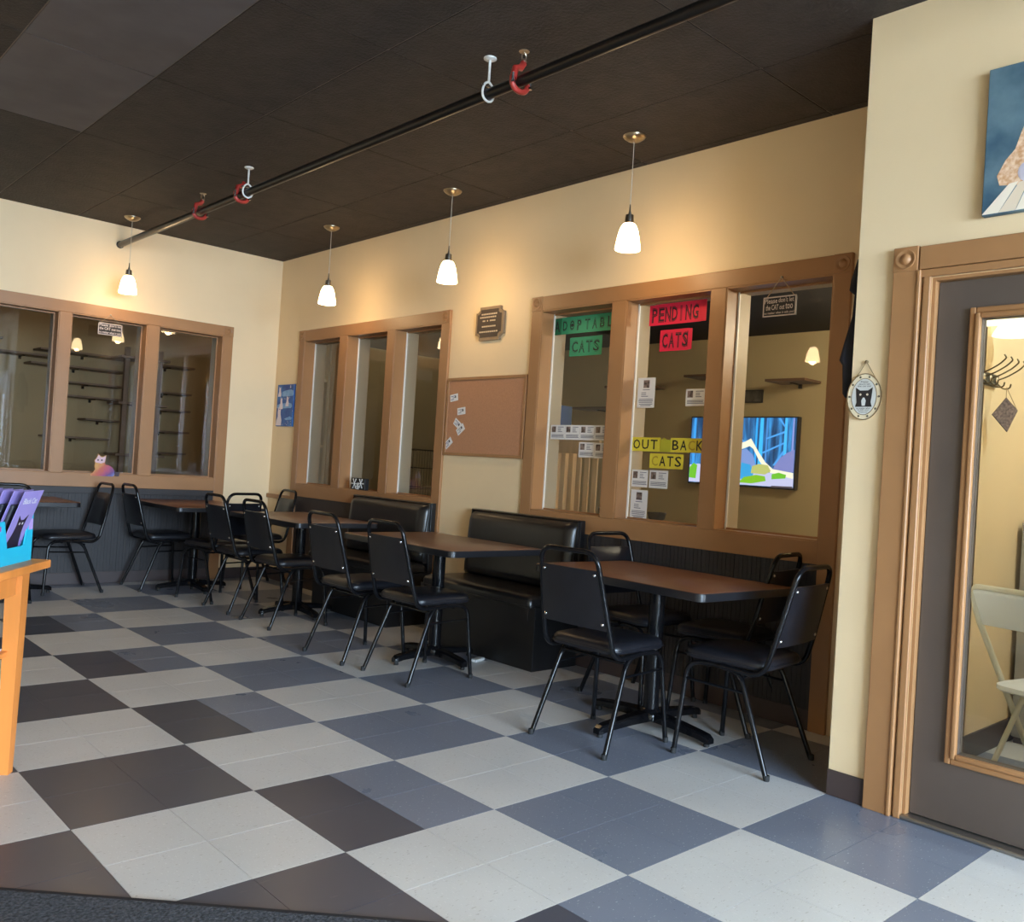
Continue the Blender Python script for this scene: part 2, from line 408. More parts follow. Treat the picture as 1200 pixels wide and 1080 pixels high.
# baseboards on the plain wall stretches
def bb(name, x0, x1, y0, y1): struct(MB().bbox(x0, x1, y0, y1, 0, .10, .003).build(name, BASEB, None, 40))
bb('baseboard_far', 2.131, XR-.001, YL-.012, YL-.0005)
bb('baseboard_right', XR-.012, XR-.0005, .835, 1.721)
bb('baseboard_corner', XR-.012, XR-.0005, 3.981, YL-.013)
bb('baseboard_door', XD-.012, XD-.0005, -1.984, YC)
bb('baseboard_left', XW, -.101, YL-.012, YL-.0005)
struct(MB().bbox(XR-.022, XR-.0005, 3.981, YL-.001, .775, .815, .003).build('trim_1', CASE, None, 40))

# shop front behind the camera
for k, (xa, xb) in enumerate(((-2.75, -.65), (-.45, 1.65))):
    r = empty('window_%d' % (4+k), (xa, YF, 0)); r['kind'] = 'structure'; wd = xb-xa
    for x in (0, wd/2-.03, wd-.06): MB().bbox(x, x+.06, -.11, -.03, .60, 2.90, .004).build('mullion', mat('bronze_aluminium', srgb(70, 62, 55), .4, .6), r, 40)
    for z in (.60, 2.15, 2.84): MB().bbox(.06, wd-.06, -.11, -.03, z, z+.06, .004).build('transom', MATS['bronze_aluminium'], r, 40)
    for x0, x1 in ((.06, wd/2-.03), (wd/2+.03, wd-.06)): MB().box(x0, x1, -.075, -.069, .66, 2.84).build('pane', GLASS, r)

# ------------------------------------------------------------------ door
dr = empty('door_1', (XD, DY1, 0), RW); dr['kind'] = 'structure'
dw = DY1-DY0
for s0, s1 in ((-.140, -.048), (dw+.048, dw+.14)):
    MB().bbox(s0, s1, -.024, -.0005, 0, 2.045, .003).build('casing', CASE, dr, 40)
MB().bbox(-.043, dw+.043, -.024, -.0005, DZ+.032, 2.130, .003).build('head_casing', CASE, dr, 40)
for s0, s1 in ((-.048, -.034), (-.026, -.0), (dw, dw+.026), (dw+.034, dw+.048)):
    MB().bbox(s0, s1, -.030 if abs(s0) > .03 and s0 < dw+.03 or s0 > dw+.03 else -.020, -.0005, 0, DZ+.03, .004, 3).build('casing_bead', CASE, dr, 40)
MB().bbox(-.043, dw+.043, -.022, -.0005, DZ+.002, DZ+.030, .004, 3).build('casing_bead', CASE, dr, 40)
rosette(dr, -.0945, 2.0875, .094, 0); rosette(dr, dw+.0945, 2.0875, .094, 0)
for (b0, b1, c0, c1) in ((0, .012, 0, DZ), (dw-.012, dw, 0, DZ), (.012, dw-.012, DZ-.012, DZ)):
    MB().box(b0, b1, 0, .12, c0, c1).build('jamb', CASE, dr)
gx0, gx1, gz0, gz1 = .172, dw-.172, .280, 1.850
sl = MB(); y0, y1 = .030, .072
wall_pieces(sl, .015, dw-.015, DZ-.015, [(gx0, gx1, gz0, gz1)], lambda a, b, z0, z1: sl.box(a, b, y0, y1, max(z0, .022), z1))
sl.build('slab', DOORC, dr)
for k, (ins, dep, wd) in enumerate(((-.040, .016, .022), (-.018, .024, .018))):
    a0, a1, c0, c1 = gx0+ins, gx1-ins, gz0+ins, gz1-ins
    for (b0, b1, d0, d1) in ((a0, a0+wd, c0, c1), (a1-wd, a1, c0, c1), (a0+wd, a1-wd, c1-wd, c1), (a0+wd, a1-wd, c0, c0+wd)):
        MB().bbox(b0, b1, y0-dep, y0+.001, d0, d1, .005, 3).build('lite_moulding', CASE, dr, 45)
MB().box(gx0, gx1, .048, .054, gz0, gz1).build('pane', GLASS, dr)
MB().bbox(.0, dw, -.02, .11, 0.001, .018, .006).build('threshold', mat('dull_aluminium', srgb(150, 145, 138), .35, .9), dr, 40)
MB().tube([(dw-.08, .03, 1.0), (dw-.08, -.02, 1.0)], .012, 10).lathe([(.012, -.02), (.03, -.03), (.03, -.05), (.001, -.06)], (dw-.08, 0, 1.0), 16, 'y').build('door_knob', BRASS, dr, 40)

# ------------------------------------------------------------------ chairs
def make_chair():
    root = empty('stacking_chair')
    T = .0115
    sx = .205
    for s in (-1, 1):
        # legs: inverted U at each side, front half and rear half
        rear = fillet([(-.225, s*.215, 0.0), (-.065, s*.185, .405), (.06, s*.185, .418)], .07, 6)
        frnt = fillet([(.06, s*.185, .418), (.185, s*.185, .408), (.215, s*.215, 0.0)], .07, 6)
        for nm, pth in (('leg', rear), ('leg', frnt)):
            lg = MB().tube(pth, T, 8).build(nm, BLACKM, root, 60)
            ft = pth[0] if pth is rear else pth[-1]
            MB().lathe([(.0122, .0), (.0130, .004), (.0130, .022), (.0118, .024)], (ft.x, ft.y, 0), 10, capb=True).build('glide', mat('black_rubber', (.012, .012, .012), .7), lg, 40)
        MB().tube([(-.096, s*.192, .325), (.196, s*.194, .335)], .006, 6).build('side_brace', BLACKM, root, 60)
    MB().tube([(.09, -.184, .405), (.09, .184, .405)], .008, 6).build('cross_rail', BLACKM, root, 60)
    MB().tube([(-.08, -.184, .385), (-.08, .184, .385)], .008, 6).build('cross_rail', BLACKM, root, 60)
    # back frame: one bent tube, arch above the pad, hooked under the seat
    half = [(.02, .197, .420), (-.175, .197, .405), (-.215, .190, .55), (-.290, .160, .868)]
    pth = [Vector(p) for p in half]+[Vector((p[0], -p[1], p[2])) for p in half[::-1]]
    MB().tube(fillet(pth, [.07, .08, .065, .065, .08, .07], 7), .0115, 10).build('back_frame', BLACKM, root, 60)
    # seat pad
    outs = []; zs = []
    for ins, z in ((.020, .424), (.004, .428), (0, .440), (.002, .456), (.012, .468), (.035, .476), (.09, .480)):
        o = [(x-.0, y*(1+.06*(x+.2))) for x, y in rrect(.405-2*ins, .385-2*ins, max(.07-ins*.4, .02), 6, .02, 0)]
        outs.append(o); zs.append(z)
    seat = MB().slab(outs, zs).build('seat', VINYL, root, 50)
    MB().tube([(x, y*(1+.06*(x+.2)), .441) for x, y in (rrect(.409, .389, .07, 6, .02, 0)+rrect(.409, .389, .07, 6, .02, 0)[:1])], .0035, 6).build('piping', VINYL, seat, 60)
    # back pad follows the tilt of the frame
    def back_at(z):
        t = (z-.55)/(.868-.55); return -.215-.075*t, .190-.030*t
    outs = []; 
    vs = []; fs = []; nz, ny = 8, 8
    for side in (0, 1):
        for i in range(nz+1):
            z = .535+(.792-.535)*i/nz; bx, hw = back_at(z)
            for k in range(ny+1):
                y = (-1+2*k/ny)*(hw-.004); e = max(abs(k/ny*2-1), abs(i/nz*2-1)); puff = .020*(1-e**6)
                bow = -.012*(1-(y/hw)**2)
                vs.append((bx+bow+(puff+.004 if side else -.009), y, z))
    W = ny+1; N = (nz+1)*W
    for i in range(nz):
        for k in range(ny):
            a = i*W+k; fs.append((a, a+W, a+W+1, a+1)); b = a+N; fs.append((b, b+1, b+W+1, b+W))
    for i in range(nz):
        a = i*W; fs.append((a, a+N, a+N+W, a+W)); a = i*W+ny; fs.append((a, a+W, a+N+W, a+N))
    for k in range(ny):
        a = k; fs.append((a, a+1, a+N+1, a+N)); a = nz*W+k; fs.append((a, a+N, a+N+1, a+1))
    pad = MB().add(vs, fs).build('backrest', VINYL, root, 50)
    for z in (.562, .772):
        bx, hw = back_at(z)
        for s in (-1, 1):
            MB().lathe([(.0001, -.0165), (.005, -.0155), (.0075, -.0125), (.0085, -.008), (.0085, -.004)], (bx, s*(hw-.024), z), 10, 'x').build('rivet', CHROME, pad, 60)
    return root
chair0 = make_chair(); used = False
CH = [ # x, y, facing degrees, label
 (1.575, -.850, 2, 'black vinyl stacking chair nearest the camera at the red-brown table, its riveted back toward us'),
 (1.935, -1.370, 95, 'black stacking chair beside the cream pilaster, rightmost chair in the room'),
 (2.330, -.455, -93, 'black stacking chair between the second booth and the red-brown table, by the wainscot'),
 (2.375, -.985, 98, 'black stacking chair on the wall side of the red-brown table, behind the rightmost chair'),
 (1.560, .520, 0, 'black stacking chair facing the second booth, the nearer of the two at its table'),
 (1.520, 1.110, 0, 'black stacking chair facing the second booth, the farther of the two at its table'),
 (1.630, 2.215, 0, 'black stacking chair facing the first booth, the nearer of the two at its table'),
 (1.635, 2.860, 0, 'black stacking chair facing the first booth, the farther of the two at its table'),
 (2.265, 3.960, 176, 'black stacking chair in the room corner under the blue cat picture'),
 (1.640, 3.370, 104, 'black stacking chair with its back to us at the near end of the far-wall table'),
 (1.440, 4.090, 0, 'black stacking chair in side view facing right toward the far-wall table'),
 (.700, 4.130, 182, 'black stacking chair in side view facing left below the rainbow cat figure'),
 (.140, 3.830, 82, 'black stacking chair half hidden behind the display box of purple packs'),
]
for x, y, a, lab in CH:
    c = chair0 if not used else copy_tree(chair0); used = True
    c.location = (x, y, 0); c.rotation_euler = (0, 0, math.radians(a))
    tag(c, lab, 'chair', 'black stacking chairs in the dining room')

# ------------------------------------------------------------------ tables
def make_table(x, y, w, d, top, lab, z=.735, rz=0, fs_=.82):
    root = empty('dining_table', (x, y, 0), rz, lab, 'table', 'pedestal dining tables')
    tp = MB().slab([rrect(w-.006, d-.006, .035, 6), rrect(w-.004, d-.004, .036, 6), rrect(w-.008, d-.008, .034, 6)], [z-.034, z-.001, z]).build('tabletop', top, root, 30)
    MB().slab([rrect(w-.004, d-.004, .036, 6), rrect(w, d, .038, 6), rrect(w, d, .038, 6), rrect(w-.004, d-.004, .036, 6)], [z-.037, z-.034, z-.004, z-.0015]).build('edge_band', EDGE, tp, 40)
    MB().lathe([(.038, .05), (.038, z-.05)], n=20).build('column', BLACKM, root, 60)
    mb = MB()
    for a in (0, 90): mb.xf(Matrix.Identity(4)); t = MB().bbox(-.25, .25, -.03, .03, z-.05, z-.037, .003); t.xf(Matrix.Rotation(math.radians(a), 4, 'Z')); mb.add(t.v, t.f)
    mb.build('mounting_spider', BLACKM, root, 40)
    MB().lathe([(.062, .045), (.062, .07), (.055, .085), (.039, .095)], n=20, capb=True).build('hub', BLACKM, root, 50)
    for a in range(4):
        # tapered cast foot
        secs = [(.03, .034, .040, .085), (.16, .032, .038, .076), (.30, .029, .030, .062), (.345, .027, .022, .056), (.365, .020, .018, .046)]; secs = [(q[0]*fs_, *q[1:]) for q in secs]
        vs = []; fs = []
        for r, hw, zb, zt in secs: vs += [(r, -hw, zb), (r, hw, zb), (r, hw, zt-.008), (r, hw-.008, zt), (r, -hw+.008, zt), (r, -hw, zt-.008)]
        for i in range(len(secs)-1):
            for k in range(6):
                k2 = (k+1) % 6; fs.append((i*6+k, i*6+k2, (i+1)*6+k2, (i+1)*6+k))
        fs += [(5, 4, 3, 2, 1, 0), tuple(24+k for k in range(6))]
        m = MB().add(vs, fs).xf(Matrix.Rotation(a*PI/2, 4, 'Z')); ft = m.build('foot', BLACKM, root, 40)
        MB().lathe([(.013, 0), (.015, .004), (.012, .02), (.006, .022), (.006, .03)], (.34*fs_*math.cos(a*PI/2), .34*fs_*math.sin(a*PI/2), 0), 10, capb=True).build('leveller', MATS['black_rubber'], ft, 40)
    return root
make_table(1.925, -.865, .69, 1.06, WALNUT, 'red-brown laminate pedestal table in front of the near window, four chairs around it', rz=math.radians(-3), fs_=1.0)
make_table(1.865, .765, .72, 1.10, WALNUT2, 'brown laminate pedestal table in front of the second booth')
make_table(1.885, 2.500, .68, 1.08, WALNUT2, 'brown laminate pedestal table in front of the first booth, beside the corner')
make_table(1.650, 3.875, .76, 1.06, WALNUT, 'dark brown laminate pedestal table against the far wall, under its right panes')
make_table(.290, 4.050, .76, .72, WALNUT, 'dark brown laminate table against the far wall, partly hidden by the display box')

# ------------------------------------------------------------------ booths
def make_booth(ya, yb, lab):
    L = yb-ya; root = empty('booth_bench', (XR-.024, yb, 0), RW, lab, 'bench', 'booth benches along the window wall')
    # local: x along bench 0..L, y negative = away from wall
    MB().bbox(.0, L, -.385, -.002, 0, .385, .004).build('base', BOOTHB, root, 40)
    MB().box(.0-.001, L+.001, -.3865, -.3845, .02, .383).build('front_panel', BOOTHB, root)
    outs = []; zs = []
    for ins, z in ((.012, .385), (0, .395), (0, .425), (.008, .442), (.028, .454), (.07, .460)):
        outs.append(rrect(L+.03-2*ins, .40-2*ins, max(.035-ins*.3, .01), 5, L/2, -.250)); zs.append(z)
    seat = MB().slab(outs, zs).build('seat_cushion', BOOTHV, root, 50)
    MB().tube([(x, y, .392) for x, y in rrect(L+.034, .404, .035, 5, L/2, -.250)], .005, 6).build('piping', BOOTHV, seat, 60)
    for xx, sgn in ((-.0155, -1), (L+.0155, 1)):     # vinyl gathered over the front corner
        MB().prism([(xx, .40), (xx-sgn*.05, .40), (xx-sgn*.004, .31)], -.452, -.446).build('corner_gusset', BOOTHV, seat)
    # back: shell panel on the wall and a puffed, leaning pad
    MB().bbox(-.012, L+.012, -.045, -.002, .385, .905, .004).build('back_shell', BOOTHB, root, 40)
    nx, nz = 26, 14; vs = []; fs = []
    for i in range(nz+1):
        t = i/nz; z = .455+(.898-.455)*t
        for k in range(nx+1):
            u = k/nx; x = u*L
            eu = min(1, min(u, 1-u)*L/.07); et = min(1, (1-t)*.445/.07); eb = min(1, t*.445/.05)
            rd = lambda e: math.sqrt(max(0, 1-(1-e)**2))
            th = .045+.055*rd(eu)*rd(et)*rd(eb)+.035*(1-t)
            vs.append((x, -.002-th-.0, z))
    W = nx+1
    for i in range(nz):
        for k in range(nx): a = i*W+k; fs.append((a, a+1, a+W+1, a+W))
    n0 = len(vs)
    ring = [k for k in range(W)]+[i*W+nx for i in range(1, nz+1)]+[nz*W+k for k in range(nx-1, -1, -1)]+[i*W for i in range(nz-1, 0, -1)]
    for r in ring: vs.append((vs[r][0], -.040, vs[r][2]))
    m = len(ring)
    for q in range(m): fs.append((ring[q], n0+q, n0+(q+1) % m, ring[(q+1) % m]))
    pad = MB().add(vs, fs).build('backrest', BOOTHV, root, 60)
    for xx in (.006, L-.006):
        MB().tube([(xx, -.052-.040, .47), (xx, -.052-.025, .68), (xx, -.052, .893)], .005, 6).build('welt', BOOTHV, pad, 60)
    MB().tube([(.0, -.05, .899), (L, -.05, .899)], .006, 6).build('welt', BOOTHV, pad, 60)
    return root
make_booth(.235, 1.265, 'black vinyl booth bench below the bulletin board and near window')
make_booth(1.755, 2.800, 'black vinyl booth bench below the far window of the right wall')

# ------------------------------------------------------------------ pendant lamps
SHADE = emit('glowing_white_glass', (1, .69, .36), 16.0)
def make_pendant(x, y, lab, watts=LAMP, first=[None]):
    if first[0] is None:
        r = empty('pendant_lamp')
        MB().lathe([(.001, 3.046), (.018, 3.047), (.040, 3.056), (.058, 3.068), (.064, 3.076), (.064, 3.0798)], n=24, capb=True).build('canopy', BRASS, r, 50)
        MB().tube([(0, 0, 3.05), (.0015, .001, 2.85), (0, 0, 2.66)], .0022, 6).build('cord', mat('clear_grey_cord', srgb(200, 190, 175), .3), r, 60)
        h = MB().lathe([(.004, 2.70), (.005, 2.668), (.008, 2.655), (.008, 2.645), (.022, 2.642), (.024, 2.62), (.024, 2.604), (.030, 2.600), (.030, 2.594), (.003, 2.592)], n=20).build('socket_cap', NICKEL, r, 50)
        prof = [(.026, 2.594), (.034, 2.590), (.044, 2.575), (.053, 2.550), (.060, 2.520), (.066, 2.485), (.0705, 2.452), (.0695, 2.448)]
        inn = [(a-.004, b) for a, b in prof[::-1]]
        MB().lathe(prof+inn, n=24).build('shade', SHADE, r, 60)
        first[0] = r; c = r
    else: c = copy_tree(first[0])
    c.location = (x, y, 0); tag(c, lab, 'lamp', 'pendant lamps with white glass shades')
    l = bpy.data.lights.new('bulb_light', 'POINT'); l.energy = watts; l.color = (1, .66, .32); l.shadow_soft_size = .035
    lo = bpy.data.objects.new('bulb_light', l); COL.objects.link(lo); lo.location = (x, y, 2.455); 
    return c
make_pendant(1.030, 4.070, 'white glass pendant lamp hanging before the far wall')
make_pendant(2.200, 2.877, 'white glass pendant lamp nearest the room corner, over the first booth')
make_pendant(2.200, 1.300, 'white glass pendant lamp above the octagonal wall plaque, middle of the window-wall row')
make_pendant(2.200, -.304, 'white glass pendant lamp above the PENDING sign, largest and nearest of all')
make_pendant(-1.221, .994, 'white glass pendant lamp mirrored in the pane left of the cream pilaster')

# ------------------------------------------------------------------ pipe and hangers
PX, PZ, PR = 1.065, 2.912, .025
pp = empty('sprinkler_pipe', (PX, YL, PZ), 0, 'black steel pipe running under the ceiling from the far wall', 'pipe')
MB().tube([(0, -.001, 0), (0, YF-YL+.02, 0)], PR, 16).build('pipe_run', PIPEB, pp, 60)
MB().lathe([(PR+.001, -.0015), (PR+.006, -.002), (PR+.006, -.012), (PR+.001, -.014)], n=18, axis='y').build('wall_collar', PIPEB, pp, 50)
def hanger(y, lab):
    r = empty('pipe_hanger', (PX, y, H), 0, lab, 'pipe hanger', 'white clevis pipe hangers')
    MB().lathe([(.001, -.012), (.02, -.012), (.030, -.006), (.030, -.0005)], n=18, capt=True).build('flange', WHITEM, r, 50)
    MB().tube([(0, 0, -.008), (0, 0, -.115)], .006, 8).build('rod', WHITEM, r, 60)
    c = PZ-H; path = [(0, 0, -.105)]
    pts = [(.0, -.110), (.022, -.122), (.036, c+.01), (.030, c-.022), (.0, c-.036), (-.030, c-.022), (-.036, c+.01), (-.022, -.122), (.0, -.110)]
    MB().tube(fillet([(a, 0, b) for a, b in pts], .02, 3), .0055, 8).build('clevis', WHITEM, r, 60)
    MB().tube([(-.045, 0, c+.034), (.045, 0, c+.034)], .004, 6).build('bolt', CHROME, r, 60)
hanger(-.385, 'white clevis hanger on the black pipe, left of the bright red clamp')
hanger(2.035, 'white clevis hanger on the black pipe, farther one beside a red clamp')
def clamp(y, lab, head=True):
    r = empty('pipe_clamp', (PX, y, PZ), 0, lab, 'clamp', 'red clamps on the ceiling pipe')
    pts = [(-.045, .012), (-.046, -.02), (-.030, -.040), (0, -.047), (.030, -.040), (.046, -.02), (.047, .0)]
    MB().tube([(a, 0, b) for a, b in fillet([(a, b, 0) for a, b in pts], .02, 3) for a, b in [(a, b)]] if False else [(p.x, 0, p.y) for p in fillet([(a, b, 0) for a, b in pts], .02, 3)], .013, 8).build('saddle', REDM, r, 60)
    MB().tube([(-.040, 0, .0), (-.030, 0, .05), (.0, 0, .060), (.015, 0, .085)], .016, 8).build('outlet_neck', REDM, r, 60)
    for s in (-1, 1): MB().tube([(s*.052, -.012, -.015), (s*.052, -.012, .02)], .006, 6).lathe([(.010, -.024), (.010, -.014)], (s*.052, -.012, 0), 6, capb=True, capt=True).build('bolt', CHROME, r, 40)
    if head:
        MB().lathe([(.010, .085), (.014, .092), (.011, .10), (.006, .105)], (.015, 0, 0), 12, capb=True).tube(fillet([(.004, 0, .10), (.002, 0, .125), (.015, 0, .135)], .01, 3), .003, 6).tube(fillet([(.026, 0, .10), (.028, 0, .125), (.015, 0, .135)], .01, 3), .003, 6).lathe([(.022, .135), (.024, .138), (.012, .141), (.001, .141)], (.015, 0, 0), 14, capb=True).build('sprinkler_head', BRASS, r, 50)
clamp(-.600, 'bright red pipe clamp with brass sprinkler head, nearest the camera')
clamp(2.120, 'red pipe clamp right beside the farther white hanger', False)
clamp(2.790, 'small red pipe clamp nearest the far wall')

# ------------------------------------------------------------------ things on the right wall
def wallthing(name, x, y, z, lab, cat, group=None, rz=RW, tilt=0):
    o = empty(name, (x, y, z), rz, lab, cat, group)
    if tilt: o.rotation_euler = (0, tilt, rz)
    return o
bo = wallthing('bulletin_board', XR-.0005, 1.710, 1.272, 'brown cork bulletin board with wooden frame between the two windows', 'board')
bw, bh = .862, .575
MB().box(.012, bw-.012, -.012, -.001, .012, bh-.012).build('cork', CORK, bo)
for (a, b, c, d) in ((0, bw, bh-.022, bh), (0, bw, 0, .022), (0, .022, .022, bh-.022), (bw-.022, bw, .022, bh-.022)):
    MB().bbox(a, b, -.020, 0, c, d, .003).build('frame_strip', CASE, bo, 40)
cards = [(1.625, 1.700, -8, 'topmost white card pinned on the bulletin board'), (1.530, 1.600, -6, 'second white card from the top on the bulletin board'),
         (1.565, 1.505, 32, 'upper of the two overlapping white cards on the bulletin board'), (1.525, 1.465, -35, 'lower of the two overlapping white cards on the bulletin board'),
         (1.660, 1.362, -38, 'lowest white card, at the bottom left of the bulletin board')]
for k, (y, z, a, lab) in enumerate(cards):
    o = wallthing('pinned_card', XR-.0135-.002*(k == 3), y, z, lab, 'card', 'cards on the bulletin board', tilt=math.radians(a))
    MB().box(-.045, .045, -.0012, 0, -.026, .026).build('card', PAPER, o)
    mb = MB()
    for q in range(3): mb.box(-.035+.02*(q % 2), .0+.012*q, -.0018, -.0012, -.014+.012*q, -.010+.012*q)
    mb.build('print', GREYINK if k % 2 else mat('blue_ink', srgb(60, 80, 140), .6), o)
    MB().box(.012, .024, -.0018, -.0012, -.004, .014).build('stamp', INK, o)
pq = wallthing('wall_plaque', XR-.0005, 1.268, 2.225, 'dark octagonal engraved plaque on wooden backing above the bulletin board', 'plaque')
def octo(w, h, n): return [(-w+n, -h), (w-n, -h), (w-n, -h+n*.55), (w-n*.45, -h+n), (w, -h+n), (w, h-n), (w-n*.45, h-n), (w-n, h-n*.55), (w-n, h), (-w+n, h), (-w+n, h-n*.55), (-w+n*.45, h-n), (-w, h-n), (-w, -h+n), (-w+n*.45, -h+n), (-w+n, -h+n*.55)]
MB().prism(octo(.148, .120, .040), -.022, 0).build('backing', mat('grey_walnut_backing', srgb(140, 118, 92), .5, var=.1, vscale=12), pq)
MB().prism(octo(.128, .100, .034), -.025, -.0221).build('engraved_plate', mat('dark_bronze_plate', srgb(66, 54, 46), .4), pq)
mb = MB()
for q, (hw, z) in enumerate(((.085, .066), (.10, .044), (.07, .018), (.075, -.022), (.10, -.060))):
    for p in range(9): 
        if random.random() < .85: mb.box(-hw+p*hw*2/9, -hw+(p+.75)*hw*2/9, -.0258, -.025, z-.005, z+.005)
mb.build('engraving', mat('pale_engraving', srgb(205, 188, 160), .5), pq)

po = wallthing('cat_picture', XR-.0005, 4.348, 1.468, 'narrow blue picture with white cats in a night sky, by the room corner', 'picture')
pw, ph = .320, .400
MB().bbox(0, pw, -.018, 0, 0, ph, .003).build('canvas', mat('night_blue_print', srgb(20, 62, 140), .5, col2=srgb(52, 110, 180)[:3], vscale=9), po, 40)
WC = mat('pale_pink_white_print', srgb(226, 214, 220), .6)
LC = mat('pale_blue_cloud_print', srgb(150, 186, 220), .6, col2=srgb(110, 158, 208)[:3], vscale=14)
for (x0, x1, z0, z1) in ((.09, .318, .285, .35), (.002, .30, .17, .225), (.17, .318, .06, .095)):
    MB().prism([(x0, z0+.01), (x0+.03, z0), (x1-.02, z0+.004), (x1, z0+.02), (x1-.01, z1-.01), (x1-.06, z1), (x0+.07, z1-.008), (x0+.01, z1-.02)], -.0188, -.018).build('cloud', LC, po)
def sit_cat(x, z, s): return [(x, z), (x+.5*s, z), (x+.52*s, z+.25*s), (x+.42*s, z+.5*s), (x+.40*s, z+.62*s), (x+.42*s, z+.86*s), (x+.34*s, z+.76*s), (x+.24*s, z+.76*s), (x+.14*s, z+.9*s), (x+.12*s, z+.6*s), (x+.14*s, z+.45*s), (x+.02*s, z+.2*s)]
for (x, z, s) in ((.02, .285, .11), (.055, .165, .13), (.175, .19, .115), (.245, .365, .03), (.008, .008, .20)):
    MB().prism(sit_cat(x, z, s), -.0194, -.0188).build('painted_cat', WC, po)
mb = MB()
for k in range(16): x, z = random.uniform(.12, .31), random.choice([random.uniform(.1, .165), random.uniform(.01, .05), random.uniform(.235, .28)]); mb.box(x, x+.006, -.0186, -.018, z, z+.006)
mb.build('stars', WC, po)

# signs and notices taped to the near window
GXW = XR+.0945      # room side of the glass
def sheet(name, y0, z0, w, h, m, lab, cat='sign', group=None, off=0, tilt=0):
    o = wallthing(name, GXW-off, y0, z0, lab, cat, group, tilt=tilt)
    MB().box(0, w, -.0009, 0, 0, h).build('paper', m, o)
    return o
GREEN = mat('green_paper', srgb(52, 148, 106), .6); DGREEN = mat('dark_green_paper', srgb(14, 104, 66), .6)
RED = mat('red_paper', srgb(214, 26, 66), .6); YEL = mat('yellow_paper', srgb(224, 208, 62), .6)
def letters(o, s, w, h, x, z, y=-.0012, fillm=None, bold=.02, dx=.0, m=INK):
    text_mb(s, w, h, x, z, y, bold).build('lettering', m, o)
    if fillm: text_mb(s, w, h*.93, x, z+h*.035, y-.0004, -.028).build('lettering_fill', fillm, o)
o = sheet('paper_sign', .7335, 2.118, .075, .112, DGREEN, 'dark green paper square with the letter A, left end of the ADOPTABLE sign', off=.0004)
letters(o, 'A', .052, .075, .010, .018)
o = sheet('paper_sign', .660, 2.118, .535, .112, GREEN, 'long green paper sign lettered DOPTABLE above the green CATS sign', off=.0002)
for k, ch in enumerate('DOPTABLE'): letters(o, ch, .046, .072, .012+k*.0645+(.008 if k > 2 else 0), .020, fillm=GREEN, bold=.03)
MB().lathe([(.012, -.0018), (.0001, -.0019)], (.100, 0, .056), 10, 'y').build('paw_mark', INK, o)
o = sheet('paper_sign', .572, 1.966, .285, .125, GREEN, 'green paper sign lettered CATS')
for k, ch in enumerate('CATS'): letters(o, ch, .056, .080, .018+k*.064, .022, fillm=GREEN, bold=.03)
o = sheet('paper_sign', -.130, 2.120, .370, .125, RED, 'red paper slip peeking out behind the PENDING sign', off=-.0)
o = sheet('paper_sign', -.088, 2.118, .376, .124, RED, 'red paper sign lettered PENDING', off=.0012)
for k, ch in enumerate('PENDING'): letters(o, ch, .044 if ch != 'I' else .014, .090, .018+k*.0495+(.012 if ch == 'I' else 0), .016, fillm=mat('dark_red_ink_fill', srgb(150, 22, 50), .6), bold=.03)
o = sheet('paper_sign', -.205, 1.962, .205, .122, RED, 'red paper slip peeking out behind the red CATS sign', off=-.0)
o = sheet('paper_sign', -.178, 1.958, .212, .128, RED, 'red paper sign lettered CATS under PENDING', off=.0012)
for k, ch in enumerate('CATS'): letters(o, ch, .042, .090, .016+k*.049, .018, fillm=MATS['dark_red_ink_fill'], bold=.03)
MB().box(.198, .203, -.0016, -.0009, .02, .112).build('edge_mark', INK, o)
o = sheet('paper_sign', -.008, 1.358, .220, .084, YEL, 'yellow paper sign lettered OUT')
for k, ch in enumerate('OUT'): letters(o, ch, .052, .058, .014+k*.066, .013, bold=.01)
o = sheet('paper_sign', -.225, 1.358, .090, .072, mat('olive_yellow_paper', srgb(190, 186, 50), .6), 'blank olive yellow paper scrap between OUT and BACK', off=-.0)
MB().prism([(.01, .073), (.03, .084), (.04, .078), (.05, .073)], -.0009, 0).build('torn_corner', MATS['olive_yellow_paper'], o)
o = sheet('paper_sign', -.305, 1.358, .243, .084, YEL, 'yellow paper sign lettered BACK', off=.0012)
PALEINK = mat('faded_yellow_ink', srgb(184, 160, 50), .6)
for k, ch in enumerate('BACK'): letters(o, ch, .046, .058, .012+k*.057, .013, bold=.01, m=PALEINK if ch == 'C' else INK)
o = sheet('paper_sign', -.155, 1.259, .247, .088, YEL, 'yellow paper sign lettered CATS under OUT BACK', off=.0006)
for k, ch in enumerate('CATS'): letters(o, ch, .046, .060, .016+k*.057, .014, bold=.01, m=PALEINK if ch == 'C' else INK)
PHOTO = mat('cat_photo_print', srgb(60, 48, 44), .5, col2=srgb(150, 130, 120)[:3], vscale=45)
def notice(y0, z0, w, h, lab, portrait=False):
    o = sheet('cat_notice', y0, z0, w, h, PAPER, lab, 'notice', 'cat adoption notices on the window')
    mb = MB(); ln = []
    if portrait:
        MB().box(w*.33, w*.67, -.0014, -.0009, h*.66, h*.92).build('photo', PHOTO, o)
        rows = [(.3, .7, .60), (.22, .5, .50), (.22, .5, .44), (.22, .62, .38), (.1, .9, .28), (.08, .92, .23), (.1, .88, .18), (.12, .9, .12), (.2, .8, .07)]
    else:
        MB().box(w*.08, w*.36, -.0014, -.0009, h*.50, h*.90).build('photo', PHOTO, o)
        rows = [(.5, .9, .86), (.5, .72, .74), (.5, .72, .64), (.5, .8, .54), (.08, .92, .32), (.08, .9, .24), (.08, .94, .16)]
    for a, b, c in rows: mb.box(w*a, w*b, -.0013, -.0009, h*c-.0022, h*c+.0022)
    mb.build('print', GREYINK, o)
